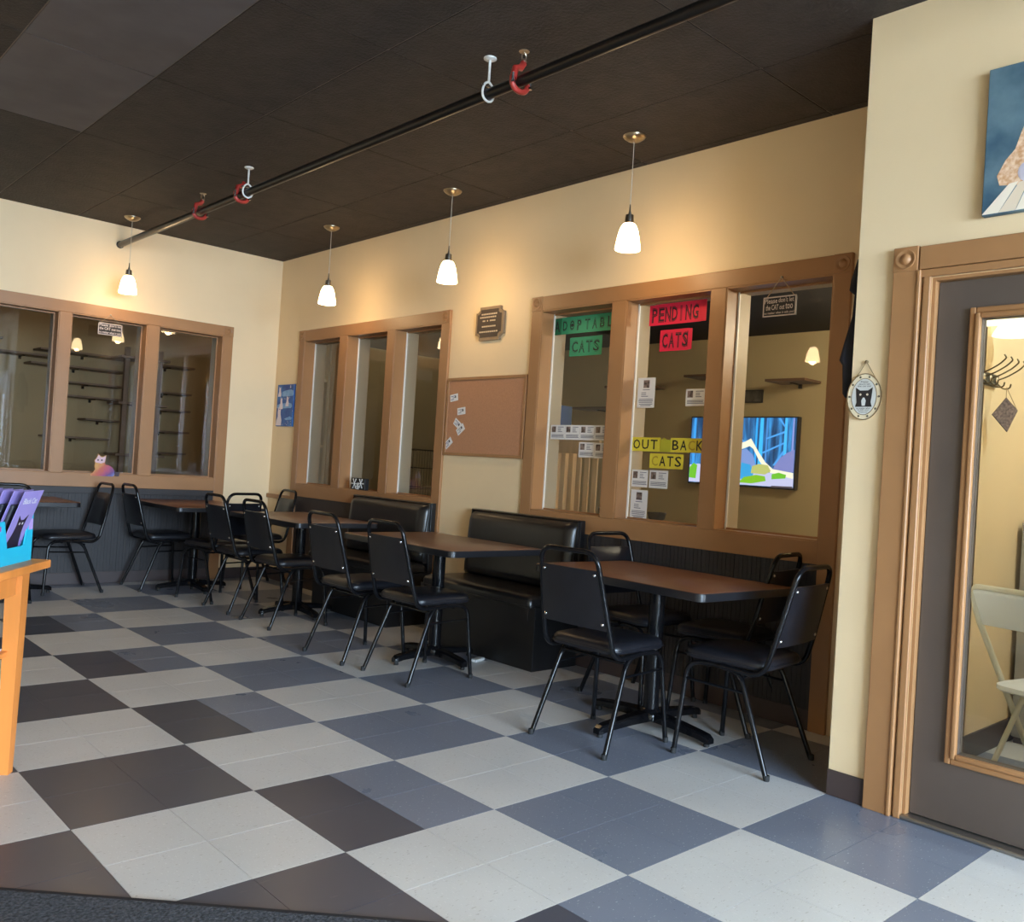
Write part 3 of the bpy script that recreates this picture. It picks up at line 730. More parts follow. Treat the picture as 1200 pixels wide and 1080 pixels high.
for y0, z0, w, h, lab, p in (
    (.700, 1.416, .132, .096, 'white cat notice, leftmost of the upper row of four on the left pane', 0),
    (.566, 1.416, .132, .096, 'white cat notice, second from left of the upper row of four on the left pane', 0),
    (.432, 1.416, .132, .096, 'white cat notice, third from left of the upper row of four on the left pane', 0),
    (.304, 1.416, .132, .096, 'white cat notice, rightmost of the upper row of four on the left pane', 0),
    (.432, 1.304, .134, .098, 'white cat notice, left of the lower pair on the left pane', 0),
    (.296, 1.302, .132, .098, 'white cat notice, right of the lower pair on the left pane', 0),
    (-.030, 1.622, .132, .182, 'tall white cat notice at the upper left of the middle pane', 1),
    (-.392, 1.629, .136, .099, 'wide white cat notice at the upper right of the middle pane', 0),
    (-.024, 1.140, .124, .104, 'white cat notice below OUT BACK CATS, left of the pair', 0),
    (-.160, 1.140, .138, .106, 'white cat notice below OUT BACK CATS, right of the pair', 0),
    (-.027, .944, .128, .178, 'tall white cat notice at the bottom of the middle pane', 1)):
    notice(y0, z0, w, h, lab, bool(p))
def hangsign(org, rz, w, h, drop, lines, lab, tilt=0):
    o = empty('hanging_sign', org, rz, lab, 'sign', 'small black hanging signs'); o.rotation_euler = (0, tilt, rz)
    brd = MB().bbox(-w/2, w/2, -.012, -.002, -drop-h, -drop, .002).build('board', mat('black_sign_paint', (.012, .009, .009), .6), o, 40)
    fr = MB()
    for a, b, c, d in ((-w/2, w/2, -drop-.006, -drop), (-w/2, w/2, -drop-h, -drop-h+.006), (-w/2, -w/2+.006, -drop-h, -drop), (w/2-.006, w/2, -drop-h, -drop)): fr.box(a, b, -.0135, -.012, c, d)
    CRM = mat('cream_sign_ink', srgb(200, 184, 176), .6)
    fr.build('border', CRM, brd)
    for s, x, z, ww, hh in lines: text_mb(s, ww, hh, x, z, -.0138, .012).build('lettering', CRM, brd)
    for s in (-1, 1): MB().tube([(s*w*.42, -.007, -drop-.002), (0, -.007, -.001)], .0028, 5).build('string', mat('jute_string', srgb(170, 145, 115), .8), o)
    MB().lathe([(.001, -.012), (.006, -.010), (.006, 0)], n=10, axis='y').build('nail', BRASS, o, 50)
hangsign((XR-.0225, -1.044, 2.283), RW, .190, .104, .100,
    [('Please', -.086, -.135, .074, .026), ("don't let", -.006, -.133, .088, .026), ('the CAT out', -.078, -.170, .108, .028), ('too', .036, -.170, .042, .030), ('no matter what it tells you!', -.086, -.194, .172, .015)],
    'small black sign lettered Please don\'t let the CAT out, hanging on the rightmost pane', tilt=math.radians(0))
hangsign((1.020, YL-.0225, 2.297), 0, .196, .100, .076,
    [('Please don\'t let', -.088, -.104, .176, .022), ('the CAT out too', -.088, -.134, .176, .024), ('no matter what it tells', -.088, -.164, .176, .020)],
    'small black lettered sign hanging on the middle pane of the far wall window')
# snowflake block on the sill of window 2
sb = empty('snowflake_block', (XR-.010, 2.835, WZ0-.0+.0005), RW, 'small black block with white snowflakes on the sill behind the first booth', 'decoration')
MB().bbox(-.105, .105, -.011, .030, .008, .105, .003).build('block', mat('black_block_paint', (.01, .01, .01), .5), sb, 40)
for cx, cz, r in ((-.05, .058, .045), (.045, .062, .042), (.0, .036, .024)):
    mb = MB()
    for k in range(3):
        a = k*PI/3; dx, dz = math.cos(a)*r, math.sin(a)*r
        mb.tube([(cx-dx, -.012, cz-dz), (cx+dx, -.012, cz+dz)], .0035, 5)
        for s in (-1, 1): mb.lathe([(.0065, -.0145), (.0065, -.011)], (cx+s*dx*.92, 0, cz+s*dz*.92), 8, 'y', capb=True)
    mb.build('snowflake', WHITEM, sb)
# rainbow cat figure on far wall sill
cf = empty('cat_figure', (1.040, YL-.014, WZ0-.018), 0, 'flat wooden cat figure in rainbow colours standing at the middle pane', 'figure')
def rainbow():
    m = mat('rainbow_watercolour', (1, 1, 1), .5); t = m.node_tree; b = t.nodes['Principled BSDF']
    tc = t.nodes.new('ShaderNodeTexCoord'); mp = t.nodes.new('ShaderNodeMapping'); mp.inputs['Rotation'].default_value = (0, -.7, 0); mp.inputs['Scale'].default_value = (5.2, 5.2, 5.2); mp.inputs['Location'].default_value = (.48, 0, 0)
    n = t.nodes.new('ShaderNodeTexNoise'); n.inputs['Scale'].default_value = 30; ad = t.nodes.new('ShaderNodeMix'); ad.data_type = 'VECTOR'; ad.inputs[0].default_value = .22
    sp = t.nodes.new('ShaderNodeSeparateXYZ'); r = t.nodes.new('ShaderNodeValToRGB')
    cs = [srgb(206, 150, 84), srgb(196, 96, 76), srgb(176, 80, 112), srgb(100, 70, 130), srgb(112, 130, 185), srgb(60, 74, 108)]
    e = r.color_ramp.elements; e[0].color = cs[0]; e[0].position = .12; e[1].color = cs[-1]; e[1].position = .95
    for k in range(1, 5): q = e.new(.12+.83*k/5); q.color = cs[k]
    t.links.new(tc.outputs['Object'], mp.inputs[0]); t.links.new(tc.outputs['Object'], n.inputs['Vector']); t.links.new(mp.outputs[0], ad.inputs[4]); t.links.new(n.outputs['Color'], ad.inputs[5])
    t.links.new(ad.outputs[1], sp.inputs[0]); t.links.new(sp.outputs[0], r.inputs[0]); t.links.new(r.outputs[0], b.inputs['Base Color']); return m
RB = rainbow()
body = [(-.095, .002), (.085, .002), (.098, .02), (.094, .05), (.075, .08), (.045, .098), (.02, .10), (.012, .115), (.016, .14), (.02, .182), (-.002, .168), (-.022, .170), (-.045, .192), (-.056, .158), (-.074, .135), (-.066, .112), (-.070, .085), (-.062, .06), (-.075, .035), (-.10, .015)]
MB().prism(body, -.012, 0).build('body', RB, cf)
fc = MB().prism([(-.066, .118), (-.02, .110), (.010, .120), (.014, .145), (.016, .176), (-.004, .162), (-.024, .164), (-.044, .184), (-.053, .156), (-.070, .135)], -.0128, -.012).build('face', mat('pale_pink_paint', srgb(216, 178, 184), .5), cf)
for x in (-.045, -.014): MB().lathe([(.007, -.0133), (.001, -.0136)], (x, 0, .138), 8, 'y').build('eye', INK, fc)
MB().prism([(.10, .004), (.135, .004), (.14, .04), (.10, .045)], -.010, 0).build('tail', mat('dark_violet_paint', srgb(64, 48, 56), .5), cf)

# oval cat plaque and painting on the door wall
ov = empty('oval_plaque', (XD-.0005, -1.890, 1.570), RW, 'oval plaque with a black and white cat face hanging on the cream pilaster', 'plaque')
ell = lambda a, b, n=32: [(a*math.cos(2*PI*k/n), b*math.sin(2*PI*k/n)) for k in range(n)]
MB().prism(ell(.068, .090), -.010, -.001).build('plate', mat('cream_ceramic', srgb(226, 210, 178), .3), ov)
MB().prism(ell(.050, .070), -.0112, -.010).build('centre_field', mat('grey_white_glaze', srgb(205, 205, 200), .35), ov)
for a, b, r in ((.068, .090, .0022), (.050, .071, .0014)):
    MB().tube([(x, -.0105, z) for x, z in ell(a, b)+ell(a, b)[:1]], r, 5).build('rim_line', mat('bronze_rim', srgb(120, 96, 64), .4), ov)
mb = MB()
for k in range(10): a = 2*PI*k/10; mb.lathe([(.0045, -.0112), (.001, -.0125)], (.059*math.cos(a), 0, .080*math.sin(a)), 6, 'y')
mb.build('flower_dots', mat('dark_green_glaze', srgb(60, 54, 44), .4), ov)
cat = MB().prism([(-.034, -.040), (.034, -.040), (.028, -.022), (.031, .0), (.034, .036), (.016, .024), (-.016, .024), (-.034, .036), (-.031, .0), (-.028, -.022)], -.0122, -.0112).build('cat_face', mat('charcoal_glaze', srgb(40, 38, 38), .4), ov)
MB().prism([(-.006, -.036), (.006, -.036), (.009, -.016), (.003, -.004), (-.003, -.004), (-.009, -.016)], -.0128, -.0122).build('muzzle', MATS['grey_white_glaze'], cat)
for x in (-.014, .014): MB().lathe([(.0045, -.0128), (.001, -.013)], (x, 0, .008), 8, 'y').build('eye', MATS['cream_ceramic'], cat)
for s, z, ww in (('Please', .055, .03), ("don't let", .046, .045), ('the cat out', .038, .055), ('no matter what', -.049, .055), ('it tells you', -.056, .042), ('Thank you', -.064, .036)):
    text_mb(s, ww, .0065, -ww/2, z, -.0122, .005).build('lettering', INK, ov)
for s in (-1, 1): MB().tube([(s*.040, -.006, .072), (s*.0, -.006, .137)], .0014, 5).build('chain', mat('bronze_chain', srgb(140, 118, 84), .4, .6), ov)
MB().lathe([(.001, -.012), (.006, -.010), (.006, 0)], (0, 0, .137), 10, 'y').build('nail', BRASS, ov, 50)

pt = empty('canvas_painting', (XD-.0005, -2.292, 2.205), RW, 'unframed painting of a pale orange furry animal on blue, above the door', 'painting')
cw, chh = .42, .525
MB().bbox(0, cw, -.030, 0, 0, chh, .003).build('canvas', mat('smoky_blue_paint', srgb(52, 84, 104), .6, col2=srgb(112, 138, 148)[:3], vscale=5), pt, 40)
FUR = mat('orange_fur_paint', srgb(206, 150, 104), .7, col2=srgb(240, 210, 178)[:3], vscale=60)
MB().prism([(.055, .100), (.045, .135), (.07, .185), (.10, .22), (.115, .27), (.14, .34), (.165, .40), (.20, .46), (.24, .40), (.30, .36), (.36, .22), (.38, .12), (.30, .10), (.16, .085)], -.0308, -.030).build('furry_body', FUR, pt)
MB().prism([(.155, .335), (.20, .345), (.24, .37), (.22, .45), (.19, .455), (.175, .40)], -.0316, -.0308).build('head_patch', mat('cream_fur_paint', srgb(238, 222, 200), .7, var=.05, vscale=60), pt)
MB().lathe([(.038, -.0312), (.03, -.0335), (.001, -.034)], (.150, 0, .135), 16, 'y').build('pale_ball', mat('pale_lilac_paint', srgb(214, 208, 224), .6), pt, 50)
for k in range(7):
    a = -.6+k*.17; x0 = .02+k*.055
    MB().prism([(x0-.018, .004), (x0+.036, .004), (.10+k*.033+.016, .104+.002*k), (.10+k*.033-.014, .100)], -.0318+.0002*k, -.030).build('skirt_pleat', mat('ivory_pleat_paint_%d' % (k % 2), srgb(226, 206, 180) if k % 2 else srgb(238, 224, 204), .7), pt)

# black jacket on the return wall
jk = empty('hanging_jacket', (1.915, YC+.002, 1.25), 0, 'black jacket hanging on the hidden side of the cream pilaster', 'jacket')
vs = []; fs = []; n = 24
prof = [(.90, .012, .020), (.885, .035, .035), (.80, .05, .055), (.76, .05, .060), (.74, .045, .035), (.65, .045, .040), (.56, .055, .065), (.475, .065, .085), (.455, .06, .070), (.34, .055, .065), (.325, .05, .055)]
for z, hw, dp in prof:
    for k in range(n):
        a = 2*PI*k/n; f = 1+.08*math.sin(4*a+z*7)
        vs.append((hw*math.cos(a)*f, .003+dp*.5*(1+math.sin(a)), z))
for i in range(len(prof)-1):
    for k in range(n): k2 = (k+1) % n; fs.append((i*n+k, (i+1)*n+k, (i+1)*n+k2, i*n+k2))
fs += [tuple(range(n)), tuple((len(prof)-1)*n+k for k in range(n-1, -1, -1))]
CLOTH = mat('black_navy_cloth', srgb(24, 24, 32), .85, var=.2, vscale=20)
MB().add(vs, fs).build('body', CLOTH, jk, 60)
MB().tube([(.055, .03, .78), (.075, .035, .62), (.08, .04, .42)], [.022, .026, .022], 10).build('sleeve', CLOTH, jk, 60)
MB().tube(fillet([(0, 0, .92), (0, .03, .92), (0, .035, .94)], .01, 4), .006, 6).build('hook', CHROME, jk, 60)

# ------------------------------------------------------------------ foreground wooden table with display box
TA = math.radians(53.8); tx, ty = Vector((math.cos(TA), math.sin(TA), 0)), Vector((-math.sin(TA), math.cos(TA), 0))
corner = Vector((-.512, .125, 0)); TL, TWd, TZ = 1.05, .52, .75
wt = empty('side_table', corner, TA, 'honey oak side table with lower shelf at the left edge of the picture', 'table')
MB().bbox(-TL, 0, 0, TWd, TZ-.030, TZ, .004).build('tabletop', OAK, wt, 40)
for (lx, ly) in ((-.175, .045), (-TL+.175, .045), (-.175, TWd-.045), (-TL+.175, TWd-.045)):
    vs = []
    for z, hw in ((0, .019), (.40, .0255), (TZ-.030, .029)): vs += [(lx-hw, ly-hw, z), (lx+hw, ly-hw, z), (lx+hw, ly+hw, z), (lx-hw, ly+hw, z)]
    fs = [(3, 2, 1, 0), (8, 9, 10, 11)]+[(i*4+k, i*4+(k+1) % 4, i*4+4+(k+1) % 4, i*4+4+k) for i in range(2) for k in range(4)]
    MB().add(vs, fs).build('leg', OAK, wt)
for ly in (.034, TWd-.056): MB().bbox(-TL+.206, -.206, ly, ly+.022, TZ-.105, TZ-.030, .003).build('apron', OAK, wt, 40)
for lx in (-.186, -TL+.164): MB().bbox(lx, lx+.022, .076, TWd-.076, TZ-.105, TZ-.030, .003).build('apron', OAK, wt, 40)
MB().bbox(-TL+.16, -.16, .05, TWd-.05, .425, .443, .003).build('shelf', OAK, wt, 40)
def onT(lx, ly, z): return corner+tx*lx+ty*ly+Vector((0, 0, z))
mg = [(-.34, .17, 4, 'glossy magazine with a violet cover on the shelf of the oak table', srgb(96, 84, 120)), (-.68, .22, -6, 'pale magazine on the shelf of the oak table, farther to the left', srgb(190, 190, 200))]
for lx, ly, a, lab, c in mg:
    o = empty('magazine', onT(lx, ly, .4435), TA+math.radians(a), lab, 'magazine', 'magazines on the table shelf')
    MB().bbox(-.14, .14, -.105, .105, 0, .006, .001).build('pages', PAPER, o, 40)
    MB().box(-.138, .138, -.103, .103, .0062, .0068).build('cover', mat('cover_'+lab[:6], c, .25, col2=srgb(60, 56, 70)[:3], vscale=14), o)
    MB().box(-.08, .06, .02, .06, .0068, .0072).build('title', PAPER, o)
# display box (open carton with scooped side) holding packs
bx = empty('display_box', onT(-.030, .062, TZ), TA, 'bright cyan cardboard display box on the oak side table', 'box')
CY = mat('cyan_card', srgb(34, 176, 206), .5); bl, bd, bh2 = .42, .30, .170
side = [(-bl, 0), (0, 0), (0, bh2), (-.040, bh2-.012), (-.070, .060), (-.205, .060), (-.235, bh2-.012), (-bl, bh2-.01)]
for y0 in (0, bd-.004): MB().prism(side, y0, y0+.004).build('side_panel', CY, bx)
MB().box(-.004, 0, .0041, bd-.0041, 0, bh2).build('end_panel', CY, bx)
MB().box(-bl, -bl+.004, .0041, bd-.0041, 0, bh2).build('end_panel', CY, bx)
MB().box(-bl+.0041, -.0041, .0041, bd-.0041, 0, .003).build('bottom', CY, bx)
MB().box(-.036, -.003, -.0008, 0, .115, .155).build('price_sticker', mat('lilac_print', srgb(178, 150, 210), .5), bx)
MB().box(-.30, -.262, -.0008, 0, .125, .142).build('print_mark', mat('magenta_print', srgb(170, 70, 150), .5), bx)
PUR = mat('lilac_card', srgb(150, 134, 196), .5); POUCH = mat('charcoal_pouch', srgb(40, 40, 46), .45, var=.2, vscale=20)
ordn = ['frontmost', 'second', 'third', 'fourth', 'fifth', 'sixth']
for k in range(6):
    o = empty('treat_pack', onT(-.030-.128, .062+.040+k*.036, TZ+.005), 0, '%s lilac card pack in the cyan display box%s' % (ordn[k], ', printed with a black cat' if k == 0 else ''), 'pack', 'lilac packs in the display box')
    o.rotation_euler = Euler((math.radians(19), 0, TA), 'XYZ')
    MB().box(-.080, .080, 0, .002, 0, .275).build('card', PUR, o)
    if k == 0:
        MB().prism([(-.05, .02), (.05, .02), (.055, .06), (.034, .11), (.030, .14), (.036, .180), (.012, .162), (-.012, .162), (-.036, .180), (-.030, .14), (-.034, .11), (-.055, .06)], -.001, -.0002).build('printed_cat', mat('black_violet_print', srgb(40, 28, 44), .5), o)
        for x in (-.012, .012): MB().lathe([(.005, -.0011), (.001, -.0014)], (x, 0, .148), 8, 'y').build('printed_eye', PAPER, o)
        text_mb('Black Cat', .11, .022, -.055, .225, -.0006, .01).build('lettering', PAPER, o)
    else:
        MB().bbox(-.066, .066, -.014, -.0005, .01, .225, .004).build('pouch', POUCH, o, 40)
# floor mat
ma, mb_, = Vector((-.869, -.896, 0)), Vector((.02, -1.768, 0)); md = (mb_-ma).normalized(); mn = Vector((-md.y, md.x, 0))
if mn.dot(CAM-ma) < 0: mn = -mn
mo = empty('entrance_mat', (ma+mb_)/2, math.atan2(md.y, md.x), 'dark grey speckled entrance mat in the bottom left foreground', 'mat')
sg = 1 if mn.dot(Vector((-md.y, md.x, 0))) > 0 else -1
RUG = mat('speckled_charcoal_pile', srgb(42, 44, 48), .95, col2=srgb(86, 88, 94)[:3], vscale=110, bump=.9, bscale=150)
MB().bbox(-1.4, 1.4, .02*sg if sg > 0 else -1.55, 1.55 if sg > 0 else -.02, 0.0005, .010, .003).build('pile', RUG, mo, 40)
MB().bbox(-1.42, 1.42, 0 if sg > 0 else -.0199, .0199 if sg > 0 else 0, 0.0005, .006, .002).build('rubber_edge', mat('mat_rubber', srgb(40, 42, 48), .7), mo, 40)

# white shim by the booth
tag(MB().bbox(-.05, .05, -.02, .02, 0.0005, .018, .004).build('foam_block', WHITEM, None, 40, (2.10, .62, 0), .3), 'small white block lying on the floor under the second booth table', 'block')

# ------------------------------------------------------------------ cat room behind the right wall
XB = 4.80
tv = empty('television', (XB-.004, 1.052, 1.172), RW, 'flat television showing a blue forest with a pale branch, behind the near window', 'television')
tw, th = 1.005, .572
MB().bbox(0, tw, -.055, 0, 0, th, .004).build('housing', mat('black_tv_plastic', (.01, .01, .012), .35), tv, 40)
def screen_mat():
    m = bpy.data.materials.new('screen_forest'); m.use_nodes = True; t = m.node_tree; t.nodes.remove(t.nodes['Principled BSDF'])
    tc = t.nodes.new('ShaderNodeTexCoord'); mp = t.nodes.new('ShaderNodeMapping'); mp.inputs['Scale'].default_value = (9, 1, 1.1); t.links.new(tc.outputs['Object'], mp.inputs[0])
    n = t.nodes.new('ShaderNodeTexNoise'); n.inputs['Scale'].default_value = 2.4; n.inputs['Detail'].default_value = 5; t.links.new(mp.outputs[0], n.inputs['Vector'])
    r = t.nodes.new('ShaderNodeValToRGB'); e = r.color_ramp.elements; e[0].position = .36; e[0].color = srgb(24, 56, 92); e[1].position = .66; e[1].color = srgb(60, 150, 220); q = e.new(.5); q.color = srgb(44, 92, 142)
    t.links.new(n.outputs[0], r.inputs[0]); em = t.nodes.new('ShaderNodeEmission'); em.inputs[1].default_value = 1.0; t.links.new(r.outputs[0], em.inputs[0]); t.links.new(em.outputs[0], t.nodes['Material Output'].inputs[0]); return m
MB().box(.010, tw-.010, -.0556, -.055, .014, th-.010).build('screen', screen_mat(), tv)
def scr(name, pts, col, y, s=1.0):
    MB().prism([(x*tw, z*th) for x, z in pts], y, y+.0002).build(name, emit('screen_'+name+str(col), srgb(*col), s), tv)
for x0, wd, c in ((.03, .03, (60, 150, 225)), (.445, .018, (70, 150, 215)), (.63, .022, (50, 160, 235)), (.665, .04, (60, 175, 245)), (.725, .018, (70, 130, 200)), (.885, .03, (70, 175, 245)), (.955, .02, (130, 140, 200)), (.25, .025, (90, 140, 200))):
    scr('tree', [(x0, .20), (x0+wd, .20), (x0+wd*.9, .98), (x0+wd*.2, .98)], c, -.0560)
for p in ([(.73, .70), (.735, .68), (.89, .77), (.89, .80)], [(.70, .50), (.71, .48), (.89, .62), (.89, .645)], [(.80, .32), (.82, .32), (.895, .50), (.885, .53)], [(.83, .97), (.85, .98), (.90, .86), (.89, .85)], [(.47, .70), (.475, .72), (.58, .60), (.575, .58)]):
    scr('bough', p, (76, 150, 220), -.0562)
scr('haze', [(.40, .28), (.66, .28), (.62, .46), (.56, .54), (.44, .50)], (116, 140, 196), -.0563)
scr('haze', [(.80, .24), (.985, .24), (.985, .55), (.92, .50), (.84, .40)], (120, 124, 180), -.0561)
scr('snow_bank', [(.012, .03), (.988, .03), (.988, .19), (.80, .22), (.60, .22), (.40, .24), (.10, .30), (.012, .28)], (184, 184, 216), -.0564)
scr('branch', [(.30, .40), (.405, .446), (.504, .527), (.586, .58), (.62, .545), (.68, .38), (.73, .28), (.784, .22), (.985, .15), (.985, .23), (.807, .27), (.737, .36), (.667, .51), (.595, .69), (.54, .64), (.445, .60), (.38, .50), (.30, .46)], (232, 224, 200), -.0566)
scr('seed_pile', [(.40, .10), (.62, .12), (.64, .22), (.60, .32), (.52, .345), (.42, .33)], (54, 150, 205), -.0568)
scr('moss', [(.0125, .09), (.08, .08), (.09, .28), (.05, .31), (.0125, .24)], (104, 176, 48), -.0570)
scr('moss', [(.50, .06), (.62, .055), (.75, .10), (.74, .165), (.66, .18), (.55, .14)], (120, 176, 40), -.0572)
scr('moss', [(.80, .13), (.92, .15), (.925, .20), (.86, .225), (.80, .20)], (104, 176, 48), -.0574)
scr('lichen', [(.61, .20), (.74, .19), (.79, .24), (.76, .32), (.68, .335), (.62, .30)], (176, 178, 106), -.0570)
scr('red_bird', [(.385, .18), (.415, .18), (.425, .36), (.40, .40), (.385, .38)], (226, 100, 80), -.0570)
scr('status_bar', [(.80, .018), (.985, .018), (.985, .045), (.80, .040)], (70, 62, 70), -.0572)
def shelf(org, rz, w, d, lab, m=BROWNSH, brackets=1):
    o = empty('wall_shelf', org, rz, lab, 'shelf', 'cat shelves behind the windows')
    MB().bbox(0, w, -d, -.001, 0, .020, .003).build('board', m, o, 40)
    for k in range(brackets):
        x = w*(k+1)/(brackets+1)
        MB().box(x-.012, x+.012, -.02, -.001, -.035, -.0005).box(x-.010, x+.010, -d*.6, -.02, -.010, -.0005).build('bracket', BLACKM, o, 40)
shelf((XB, .245, 2.000), RW, .34, .25, 'brown wall shelf right of the television seen through the rightmost pane')
shelf((XB, 1.020, 2.060), RW, .42, .25, 'brown wall shelf above the dark framed sign behind the near window')
shelf((XB, 1.900, 1.990), RW, .50, .25, 'brown wall shelf behind the tall notice of the middle pane')
shelf((XB, 2.300, 1.800), RW, .50, .25, 'lower brown wall shelf behind the middle pane')
shelf((XB, 2.950, 1.720), RW, .42, .25, 'brown wall shelf behind the left pane of the near window')
sg_ = empty('framed_sign', (XB-.002, .800, 1.860), RW, 'long dark framed sign on the wall above the television', 'sign')
MB().bbox(-.02, .40, -.02, 0, 0, .105, .003).build('frame', mat('black_frame_paint', (.012, .012, .012), .4), sg_, 40)
MB().box(-.01, .39, -.0206, -.02, .010, .095).build('print', mat('dark_grey_print', srgb(58, 54, 50), .5, col2=srgb(104, 98, 90)[:3], vscale=16), sg_)
# slatted pine rack just behind the left pane
rk = empty('slatted_rack', (3.05, 1.000, 0), RW, 'pale pine slatted rack standing behind the left pane of the near window', 'rack')
n = 6; wtot = .46
for k in range(n): MB().bbox(k*wtot/n, k*wtot/n+.044, -.014, 0, .06, 1.335, .003).build('slat', PINE, rk, 40)
MB().bbox(-.005, wtot-.017, -.022, .002, 1.3355, 1.470, .004).build('top_rail', PINE, rk, 40)
MB().bbox(-.005, wtot-.017, -.022, .002, 0, .0595, .004).build('bottom_rail', PINE, rk, 40)
MB().bbox(-.02, -.006, -.02, .25, 0, 1.45, .003).build('side_board', PINE, rk, 40)
tag(MB().bbox(-.045, .045, -.12, .0, 0, .20, .006).build('blue_carton', mat('blue_card', srgb(40, 78, 138), .5), None, 40, (3.06, .905, 1.471), RW), 'small blue carton on top of the pine rack behind the glass', 'box')
for y, lab in ((.215, 'black rounded bowl on the inner ledge of the left pane'), (-.185, 'black rounded bowl on the inner ledge beside the tall bottom notice')):
    tag(MB().lathe([(.03, 0), (.05, .012), (.058, .045), (.054, .05), (.045, .02), (.001, .012)], n=20, capb=True).build('bowl', mat('glossy_black_ceramic', (.01, .01, .012), .15), None, 50, (2.755, y, WZ0+.0085)), lab, 'bowl', 'black bowls on the inner ledge')
# wire crate and white shelving seen through the far window
cr = empty('wire_crate', (3.55, 3.95, 0), RW, 'dark wire crate seen low behind the middle pane of the far window', 'crate')
mb = MB()
for z in (.75, .95, 1.15, 1.33):
    mb.tube([(0, 0, z), (.55, 0, z), (.55, .45, z), (0, .45, z), (0, 0, z)], .004, 5)
mb.build('rail', BLACKM, cr)
mb = MB()
for k in range(13):
    for y in (0, .45): mb.tube([(k*.55/12, y, .75), (k*.55/12, y, 1.33)], .0025, 4)
mb.build('wires', BLACKM, cr, kind='stuff')
MB().bbox(.01, .54, .01, .44, .752, .80, .006).build('tray', mat('pale_grey_plastic', srgb(170, 165, 160), .5), cr, 40)
for x, y in ((.01, .01), (.54, .01), (.01, .44), (.54, .44)): MB().tube([(x, y, 0), (x, y, .76)], .01, 6).build('leg', BLACKM, cr)
sh = empty('shelf_tower', (3.25, 5.35, 0), 0, 'white painted shelf tower behind the left pane of the far window', 'shelf')
for x in (0, .46): MB().bbox(x, x+.04, 0, .30, 0, 2.5, .003).build('upright', mat('cream_shelf_paint', srgb(205, 192, 165), .5), sh, 40)
for z in (.5, 1.3, 2.05): MB().bbox(.0405, .4595, .002, .298, z, z+.03, .003).build('board', MATS['cream_shelf_paint'], sh, 40)
MB().box(.05, .45, .05, .25, .531, 1.20).build('dark_bin', mat('dark_brown_cloth', srgb(60, 48, 46), .8), sh)
# ------------------------------------------------------------------ cat room behind the far wall
YB = 6.60
SH = [(-.02, 2.165, .66, 'far room shelf behind the left pane, at the top left'), (.55, 2.04, .62, 'far room shelf crossing behind the left mullion'), (.98, 2.11, .95, 'broad far room shelf high behind the middle pane'),
      (.90, 1.96, .95, 'far room shelf second from the top behind the middle pane'), (1.13, 1.80, .70, 'far room shelf at mid height behind the middle pane'), (1.26, 1.66, .60, 'short far room shelf below mid height behind the middle pane'),
      (1.08, 1.23, .62, 'lowest far room shelf behind the rainbow cat figure'), (1.45, 1.43, .40, 'small far room shelf near the right edge of the middle pane'),
      (2.10, 2.09, .48, 'topmost far room shelf behind the right pane'), (2.08, 1.79, .48, 'second far room shelf from the top behind the right pane'), (2.08, 1.60, .48, 'third far room shelf from the top behind the right pane'),
      (2.06, 1.36, .50, 'fourth far room shelf from the top behind the right pane'), (2.04, 1.12, .50, 'lowest far room shelf behind the right pane')]
for x, z, wd, lab in SH: shelf((x, YB, z), 0, wd, .28, lab)
ct = empty('cat_tower', (1.72, 6.05, 0), 0, 'tall dark brown cat tower standing behind the right pane of the far wall', 'cat tower')
for x in (0, .12, .34): MB().bbox(x, x+.05, 0, .05, 0, 2.22, .004).build('post', BROWNSH, ct, 40)
for z in (.02, 1.08, 1.62, 2.10): MB().bbox(-.06, .45, -.06, .30, z, z+.025, .004).build('platform', BROWNSH, ct, 40)

# added unseen ceiling discs that brighten the rooms behind the glass
def flush(x, y, lab, watts, col=(1, .84, .6), z=H):
    o = empty('added_ceiling_light', (x, y, z), 0, lab, 'added light', 'added unseen lights of the back rooms')
    MB().lathe([(.001, -.06), (.09, -.055), (.14, -.03), (.15, 0)], n=24).build('diffuser', emit('added_light_diffuser', (1, .88, .68), 2.0), o, 60)
    MB().lathe([(.152, -.012), (.165, -.010), (.165, 0)], n=24).build('ring', NICKEL, o, 60)
    l = bpy.data.lights.new('added_room_light', 'POINT'); l.energy = watts; l.color = col; l.shadow_soft_size = .12
    lo = bpy.data.objects.new('added_room_light', l); COL.objects.link(lo); lo.location = (x, y, z-.15)
flush(3.85, -1.45, 'added unseen ceiling light brightening the television room', 36, z=2.41)
flush(3.8, 5.6, 'added unseen ceiling light brightening the side cat room', 5)
flush(.9, 5.7, 'added unseen ceiling light brightening the far cat room', 2.5)
flush(3.2, -3.1, 'added unseen ceiling light brightening the vestibule', 60, (.82, .98, 1))

# ------------------------------------------------------------------ vestibule behind the door
YV = -1.98
struct(MB().bbox(XD+.13, 4.295, YV-.012, YV-.0005, 0, .115, .003).build('baseboard_vestibule', BASEB, None, 40))
hr = empty('hook_rail', (2.62, YV-.0005, 1.722), 0, 'black coat hook rail with curled metal hooks seen through the door glass', 'hook rail')
MB().bbox(0, .31, -.016, 0, 0, .056, .003).build('board', mat('black_green_board', srgb(40, 42, 36), .5), hr, 40)
for k in range(4):
    x = .04+k*.080
    MB().tube(fillet([(x, -.016, .03), (x, -.06, .045), (x+.0, -.11, .075), (x, -.135, .10), (x, -.125, .115)], .03, 4), .0035, 6).tube(fillet([(x, -.016, .02), (x, -.045, -.012), (x, -.075, -.008), (x, -.078, .012)], .02, 4), .0035, 6).build('hook', mat('dark_bronze', srgb(110, 96, 72), .35, .8), hr, 60)
    MB().lathe([(.013, -.0165), (.016, -.019), (.010, -.023), (.001, -.024)], (x, 0, .03), 12, 'y').build('boss', CHROME, hr, 50)
